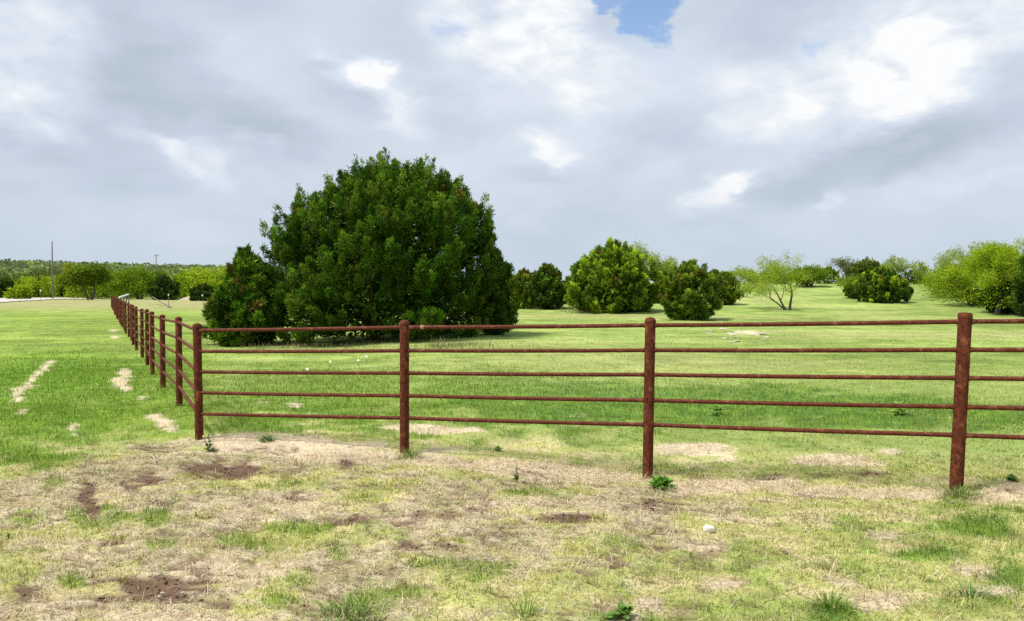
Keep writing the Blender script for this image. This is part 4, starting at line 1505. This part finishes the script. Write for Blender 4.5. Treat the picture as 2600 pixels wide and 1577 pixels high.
# ------------------------------------------------------------------ poles, posts and other far things
def build_far_things():
    for (x, ba, to, Z, r, lab, arm) in [(127, 719, 580, None, .17, 'near wooden utility pole beside the road at left', False),
                                        (376, 665, 612, 245., .16, 'farther utility pole with a short crossarm above the woods', True)]:
        g, h, w = place(x, ba, to, 10, Z)
        root = empty('utility_pole', g, lab, 'utility pole', 'utility poles at the left')
        T = Tubes()
        T.add([(0, 0, -.6), (0, 0, h * .5), (.02, 0, h)], [r * 1.25, r, r * .72], 10)
        link('pole', T.build('pole'), M_POLE, root)
        if arm:
            T = Tubes()
            T.add([(-.9, .2, h - .45), (.9, .2, h - .45)], [.07, .07], 6)
            link('crossarm', T.build('crossarm'), M_POLE, root)
        T = Tubes()
        for s in ((-.12, .12) if arm else (0,)):
            T.add([(s, .12 if not arm else .2, h - .3), (s, .12 if not arm else .2, h - .05), (s, .12 if not arm else .2, h + .02)], [.05, .07, .03], 8)
        link('insulator', T.build('insulator'), M_STEEL, root)
    # white guard rail pieces by the fence end
    a, b = P(287, 716, 84.), P(309, 708.5, 104.)
    root = empty('guard_rail', (a[0], a[1], Hs(a[0], a[1])), 'short white guard rail beyond the far end of the pipe fence', 'guard rail')
    org = np.array([a[0], a[1], Hs(a[0], a[1])])
    n = 4
    T = Tubes()
    pts = [a * (1 - s) + b * s - org + np.array([0, 0, .0]) for s in np.linspace(0, 1, 7)]
    T.add(pts, [.10] * 7, 8)
    link('rail', T.build('rail'), M_WHITE, root)
    for s in (0.05, .35, .65, .95):
        p = a * (1 - s) + b * s
        T = Tubes()
        zg = Hs(p[0], p[1])
        T.add([np.array([p[0], p[1] + .16, zg - .3]) - org, np.array([p[0], p[1] + .16, p[2] + .05]) - org], [.07, .07], 6)
        link('post', T.build('post'), M_STEEL, root)
    # marker posts with white plates
    for (x, ba, to, Z, lab) in [(406, 738, 708, 78., 'thin marker post with white plate before the sand heap'),
                                (487, 724, 709, 118., 'thin marker post with white plate before the bank juniper'),
                                (98, 718, 698, 135., 'thin marker post with white plate before the roadside junipers')]:
        g, h, w = place(x, ba, to, 10, Z)
        root = empty('marker_post', g, lab, 'marker post', 'white-plated marker posts')
        T = Tubes()
        T.add([(0, 0, -.3), (0, 0, h)], [.03, .028], 6)
        link('post', T.build('post'), M_STEEL, root)
        s = .07 * Z / 78
        me = bpy.data.meshes.new('plate')
        hx, hz, hy = s * .8, s * 1.25, .01
        vs = [(sx * hx, -.035 + sy * hy, h - hz * .7 + sz * hz) for sz in (-1, 1) for sy in (-1, 1) for sx in (-1, 1)]
        me.from_pydata(vs, [], [(0, 1, 5, 4), (1, 3, 7, 5), (3, 2, 6, 7), (2, 0, 4, 6), (4, 5, 7, 6), (0, 2, 3, 1)])
        link('plate', me, M_WHITE, root)
    # slack dark pole lying down the bank
    a, b = P(366, 722, 92.), P(412, 739, 76.)
    zb = Hs(b[0], b[1])
    b[2] = zb + .06
    a[2] = Hs(a[0], a[1]) + .9
    T = Tubes()
    T.add([a - b, (a - b) * .5 + np.array([0, 0, -.06]), b * 0], [.05, .06, .06], 6)
    o = link('leaning_pole', T.build('leaning_pole'), M_POLE, None, b)
    tag(o, 'dark thin pole leaning down the far dry bank', 'pole')
    # heap of pale sand on the bank
    c = G(455, 722)
    n = 22
    me_v, me_f = [], []
    for i in range(n + 1):
        for j in range(n + 1):
            u, v = i / n * 2 - 1, j / n * 2 - 1
            q = math.hypot(u, v)
            hh = max(0, 1 - q) ** .9 * .7 + .15 * float(vnoise(np.array([u * 3 + 5]), np.array([v * 3 + 2]))[0]) * max(0, 1 - q)
            me_v.append((u * 3.2, v * 2.6, hh - .05))
    for i in range(n):
        for j in range(n):
            a0 = i * (n + 1) + j
            me_f.append((a0, a0 + n + 1, a0 + n + 2, a0 + 1))
    me = bpy.data.meshes.new('sand_heap')
    me.from_pydata(me_v, [], me_f)
    me.polygons.foreach_set('use_smooth', np.ones(len(me.polygons), bool))
    o = link('sand_heap', me, noise_mat('sand', (.30, .25, .17), (.44, .37, .26), 3, .95, .4), None, (c[0], c[1], c[2]))
    tag(o, 'low pale sand heap on the far bank between dark junipers', 'sand heap')


build_far_things()


# ------------------------------------------------------------------ stones, sticks, weeds
def stone_mesh(seed, flat=.6):
    r = random.Random(seed)
    import bmesh
    bm = bmesh.new()
    bmesh.ops.create_icosphere(bm, subdivisions=2, radius=1.0)
    planes = [(r.gauss(0, 1), r.gauss(0, 1), r.gauss(0, 1), r.uniform(.55, .85)) for _ in range(7)]
    for v in bm.verts:
        for (a, b, c, d) in planes:
            l = math.sqrt(a * a + b * b + c * c)
            s = (v.co.x * a + v.co.y * b + v.co.z * c) / l
            if s > d:
                v.co.x -= (s - d) * a / l
                v.co.y -= (s - d) * b / l
                v.co.z -= (s - d) * c / l
        v.co *= r.uniform(.95, 1.05)
        v.co.z *= flat
    me = bpy.data.meshes.new('stone')
    bm.to_mesh(me)
    bm.free()
    me.materials.append(M_STONE)
    return me


def build_stones():
    sm = [stone_mesh(s, f) for s, f in ((1, .75), (2, .6), (3, .5), (4, .4))]
    g = G(1706, 1284)
    o = link('stone', stone_mesh(1, .75), None, None, (g[0], g[1], g[2] + .030))
    o.data.materials[0] = noise_mat('pale_stone', (.62, .57, .48), (.80, .76, .68), 9, .9, .5)
    o.scale = (.042, .036, .040)
    tag(o, 'largest pale stone lying in the grass right of the middle', 'stone')
    small = [(392, 1430, .012, None), (440, 1430, .013, None), (383, 1440, .010, None), (466, 1432, .009, None), (362, 1472, .009, None),
             (117, 1345, .014, 'white pebble in the worn turf near the left edge of the picture'),
             (290, 1355, .009, 'small white pebble above the large dark soil patch, lower left'),
             (780, 1300, .008, 'tiny pale pebble on the worn turf below the second post'),
             (1168, 1344, .013, 'white pebble at the right end of the reddish soil strip, lower middle'),
             (1263, 1211, .010, 'small white pebble below the upright weed between second and third posts'),
             (832, 1484, .010, 'pale pebble beside the bright green tuft at the bottom edge'),
             (620, 1476, .009, 'pale pebble at the bottom edge right of the large dark soil patch'),
             (1048, 1106, .008, 'tiny white pebble just behind the foot of the second post'),
             (1690, 1270, .008, 'tiny pale pebble just above the largest pale stone')]
    for i, (x, y, r, lab) in enumerate(small):
        g = G(x, y)
        o = link('pebble', sm[i % 3], None, None, (g[0], g[1], g[2] + float(relief(np.array([g[0]]), np.array([g[1]]))[0]) + r * .5))
        o.scale = (r * 1.2, r, r)
        o.rotation_euler = (0, 0, i * 1.3)
        tag(o, lab or 'white pebble lying in the large dark soil patch, lower left', 'pebble', 'pebbles in the worn foreground')
    # broken limestone showing through the pasture
    r = random.Random(5)
    for i in range(34):
        x, y = r.gauss(1790, 42), r.gauss(803, 9)
        if i > 26:
            x, y = r.gauss(1730, 20), r.gauss(797, 4)
        g = G(x, y)
        s = r.uniform(.04, .12) * (1 if i > 5 else 1.5)
        o = link('limestone_piece', sm[i % 4], None, None, (g[0], g[1], g[2] + s * .10))
        o.scale = (s * 1.3, s, s * .42)
        o.rotation_euler = (r.uniform(-.1, .1), r.uniform(-.1, .1), r.uniform(0, 6.28))
        tag(o, 'flat pale limestone piece breaking through the pasture behind the fence', 'stone', 'limestone pieces in the pasture outcrop')
    # stick
    a, b = G(376, 1103 + 18), G(358, 1100)
    T = Tubes()
    T.add([b * 0, (a - b) * .5 + np.array([.01, 0, .02]), a - b + np.array([0, 0, .012])], [.006, .009, .014], 7)
    o = link('stick', T.build('stick'), M_DEADWOOD, None, (b[0], b[1], b[2] + .02))
    tag(o, 'short pale broken stick lying on the turf left of the corner post', 'stick')


def weed(loc, label, n, size, height, col, seed, name='weed', flower=None, upright=.5, wid=.28, cat='weed', petal=None):
    """rosette or upright stem of toothed leaves"""
    global rng
    rng = np.random.default_rng(4000 + seed)
    root = empty(name, loc, label, cat)
    az = rng.random(n) * 6.283
    el = np.clip(rng.normal(upright, .3, n), .05, 1.5)
    d = np.stack([np.cos(az) * np.cos(el), np.sin(az) * np.cos(el), np.sin(el)], -1)
    z0 = rng.random(n) ** 1.3 * height
    pos = np.stack([rng.normal(0, size * .12, n), rng.normal(0, size * .12, n), z0 + .004], -1)
    ln = size * rng.uniform(.45, 1., n) * (1 - .4 * z0 / max(height, .01))
    cols = np.array(col) * rng.uniform(.7, 1.3, (n, 1))
    vs, ts, cs = [], [], []
    # each leaf: folded strip of three stations that droops
    side = norm(np.cross(d, np.array([0, 0, 1.]))) * (ln * wid / 2)[:, None]
    st = []
    for f, w in ((0, .25), (.35, 1.), (.72, .75), (1., .06)):
        c = pos + d * (ln * f)[:, None] + np.array([0, 0, -1.]) * (ln * .35 * f * f)[:, None]
        c[:, 2] = np.maximum(c[:, 2], .004)
        st += [c - side * w, c - np.array([0, 0, 1.]) * (ln * .04 * w)[:, None], c + side * w]
    v = np.stack(st, 1).reshape(-1, 3)
    i0 = np.arange(n) * 12
    t = []
    for r in range(3):
        for s in range(2):
            a = i0 + r * 3 + s
            t += [np.stack([a, a + 1, a + 4], -1), np.stack([a, a + 4, a + 3], -1)]
    t = np.concatenate(t)
    link('leaves', mesh_np('leaves', v, t, np.repeat(cols, 12, 0)), M_GRASS, root)
    if height > size * .3:
        T = Tubes()
        T.add([(0, 0, -.02), (.004, 0, height * .5), (0, .004, height)], [.005, .004, .002], 6)
        link('stem', T.build('stem'), M_STEEL, root)
    if flower:
        k = 9
        fa = np.arange(k) * 6.283 / k
        fx, fz, fr = flower
        T = Tubes()
        T.add([(0, 0, 0), (fx * .6, 0, fz * .6), (fx, -.01, fz)], [.003, .003, .003], 5)
        link('flower_stem', T.build('flower_stem'), M_STEEL, root)
        vv = [(fx, -.012, fz + .004)]
        for a in fa:
            vv.append((fx + fr * math.cos(a), -.012 + fr * .5 * math.sin(a) - .004, fz + fr * .8 * math.sin(a)))
            vv.append((fx + fr * .55 * math.cos(a + .35), -.012 + fr * .3 * math.sin(a + .35), fz + fr * .45 * math.sin(a + .35)))
        ff = [(0, 1 + i, 1 + (i + 1) % (2 * k)) for i in range(2 * k)]
        me = bpy.data.meshes.new('flower')
        me.from_pydata(vv, [], ff)
        link('flower', me, petal or M_PETAL, root)


def tuft(loc, label, n, h, r, col, seed, straw=.2):
    global rng
    rng = np.random.default_rng(5000 + seed)
    x = rng.normal(0, r, n)
    y = rng.normal(0, r * .7, n)
    root = link('grass_tuft', None, None, None, loc)
    cols = np.array(col) * rng.uniform(.7, 1.3, (n, 1))
    s = rng.random(n) < straw
    cols[s] = C_STRAW * rng.uniform(.7, 1.1, (s.sum(), 1))
    az = np.arctan2(y, x) + rng.normal(0, .5, n)
    lean = np.abs(rng.normal(.35, .25, n)) + .5 * np.hypot(x, y) / (2 * r)
    ln = h * rng.uniform(.4, 1.05, n)
    wd = rng.uniform(.004, .007, n)
    b = np.stack([x, y, np.full(n, -.01)], -1)
    st = []
    sd = np.stack([-np.sin(az), np.cos(az), np.zeros(n)], -1) * (wd / 2)[:, None]
    for f in (0, .5, 1):
        a = lean * (.5 + .8 * f)
        c = b + np.stack([np.cos(az) * np.sin(a) * ln * f, np.sin(az) * np.sin(a) * ln * f, np.cos(a) * ln * f], -1)
        if f < 1:
            st += [c - sd, c + sd]
        else:
            st.append(c)
    v = np.stack(st, 1).reshape(-1, 3)
    i0 = np.arange(n) * 5
    t = np.concatenate([np.stack([i0, i0 + 1, i0 + 3], -1), np.stack([i0, i0 + 3, i0 + 2], -1), np.stack([i0 + 2, i0 + 3, i0 + 4], -1)])
    bpy.data.objects.remove(root)
    o = link('grass_tuft', mesh_np('grass_tuft', v, t, np.repeat(cols, 5, 0)), M_GRASS, None, loc)
    tag(o, label, 'grass tuft')


M_PETAL = noise_mat('yellow_petal', (.70, .58, .03), (.80, .68, .06), 10, .7, .05)
M_PETALW = noise_mat('white_petal', (.72, .72, .60), (.82, .82, .72), 10, .7, .05)


def build_weeds():
    G3 = (.085, .20, .035)
    weed(G(1588, 1178), 'bushy bright green weed at the foot of the third post from the left', 110, .17, .07, (.15, .32, .05), 1, upright=.75, wid=.34)
    weed(G(1243, 1160), 'small upright leafy weed in the dry grass between second and third posts', 34, .07, .13, (.15, .25, .06), 2, upright=.8, wid=.42)
    weed(G(503, 1090), 'grey green thistle with a yellow bloom at the corner post', 46, .10, .15, (.12, .19, .08), 3, flower=(-.05, .16, .013), upright=.7, wid=.3)
    weed(G(640, 1066), 'low grey green weed in the dry strip right of the corner post', 40, .13, .05, (.14, .20, .09), 4, upright=.7)
    weed(G(1196, 1086), 'low leafy weed just behind the rails right of the second post', 30, .10, .03, (.19, .30, .07), 5, upright=.7)
    weed(G(2560, 1170) if False else G(2435, 1165), 'dark green weed under the bottom rail at the right edge', 24, .10, .05, (.12, .22, .06), 6, upright=.8, wid=.5)
    weed(G(1500, 1492), 'broad leaved weed at the bottom edge of the picture', 40, .11, .03, (.16, .28, .06), 7, upright=.6, wid=.4)
    weed(G(20, 1296), 'tiny weed with a yellow bloom at the left edge of the foreground', 16, .05, .03, (.17, .24, .06), 8, flower=(0, .05, .009), upright=.6)
    weed(G(1725, 1000), 'leafy weed behind the third bay in the lush green strip', 40, .20, .12, (.20, .36, .07), 9, upright=.5)
    weed(G(2165, 1000), 'upright weed in the lush strip left of the fourth post', 36, .20, .16, (.22, .37, .08), 10, upright=.5)
    for k, (x, y, lab) in enumerate([(740, 905, 'lowest cream wildflower in the grass behind the first bay'), (795, 885, 'cream wildflower just above the second rail, right of the first bay middle'),
                                     (862, 882, 'cream wildflower just left of the second post'), (882, 872, 'highest cream wildflower left of the second post')]):
        weed(G(x, y), lab, 8, .08, .06, (.17, .27, .05), 20 + k, name='wildflower', flower=(0, .14, .035), upright=.8, cat='flower', petal=M_PETALW)
    tuft(G(990, 1100), 'green grass tuft at the foot of the second post', 160, .13, .05, (.16, .25, .06), 1)
    tuft(G(2310, 1196), 'green grass tuft at the foot of the fourth post', 200, .13, .07, (.20, .30, .08), 2)
    tuft(G(1998, 1470), 'tall dark green grass tuft near the bottom right of the picture', 110, .14, .035, (.16, .28, .05), 3)
    tuft(G(2335, 1440), 'blue green grass tuft near the bottom right corner', 120, .10, .05, (.16, .28, .08), 4)
    tuft(G(840, 1485), 'bright green grass tuft at the bottom edge left of the middle', 240, .10, .08, (.13, .24, .04), 5, .1)
    tuft(G(1262, 1490), 'thin green grass tuft at the bottom edge of the picture', 70, .15, .03, (.17, .25, .05), 6)
    tuft(G(2000, 1380), 'sparse straw tuft above the tall dark green one', 60, .12, .03, (.30, .30, .12), 7, .6)


build_stones()
build_weeds()
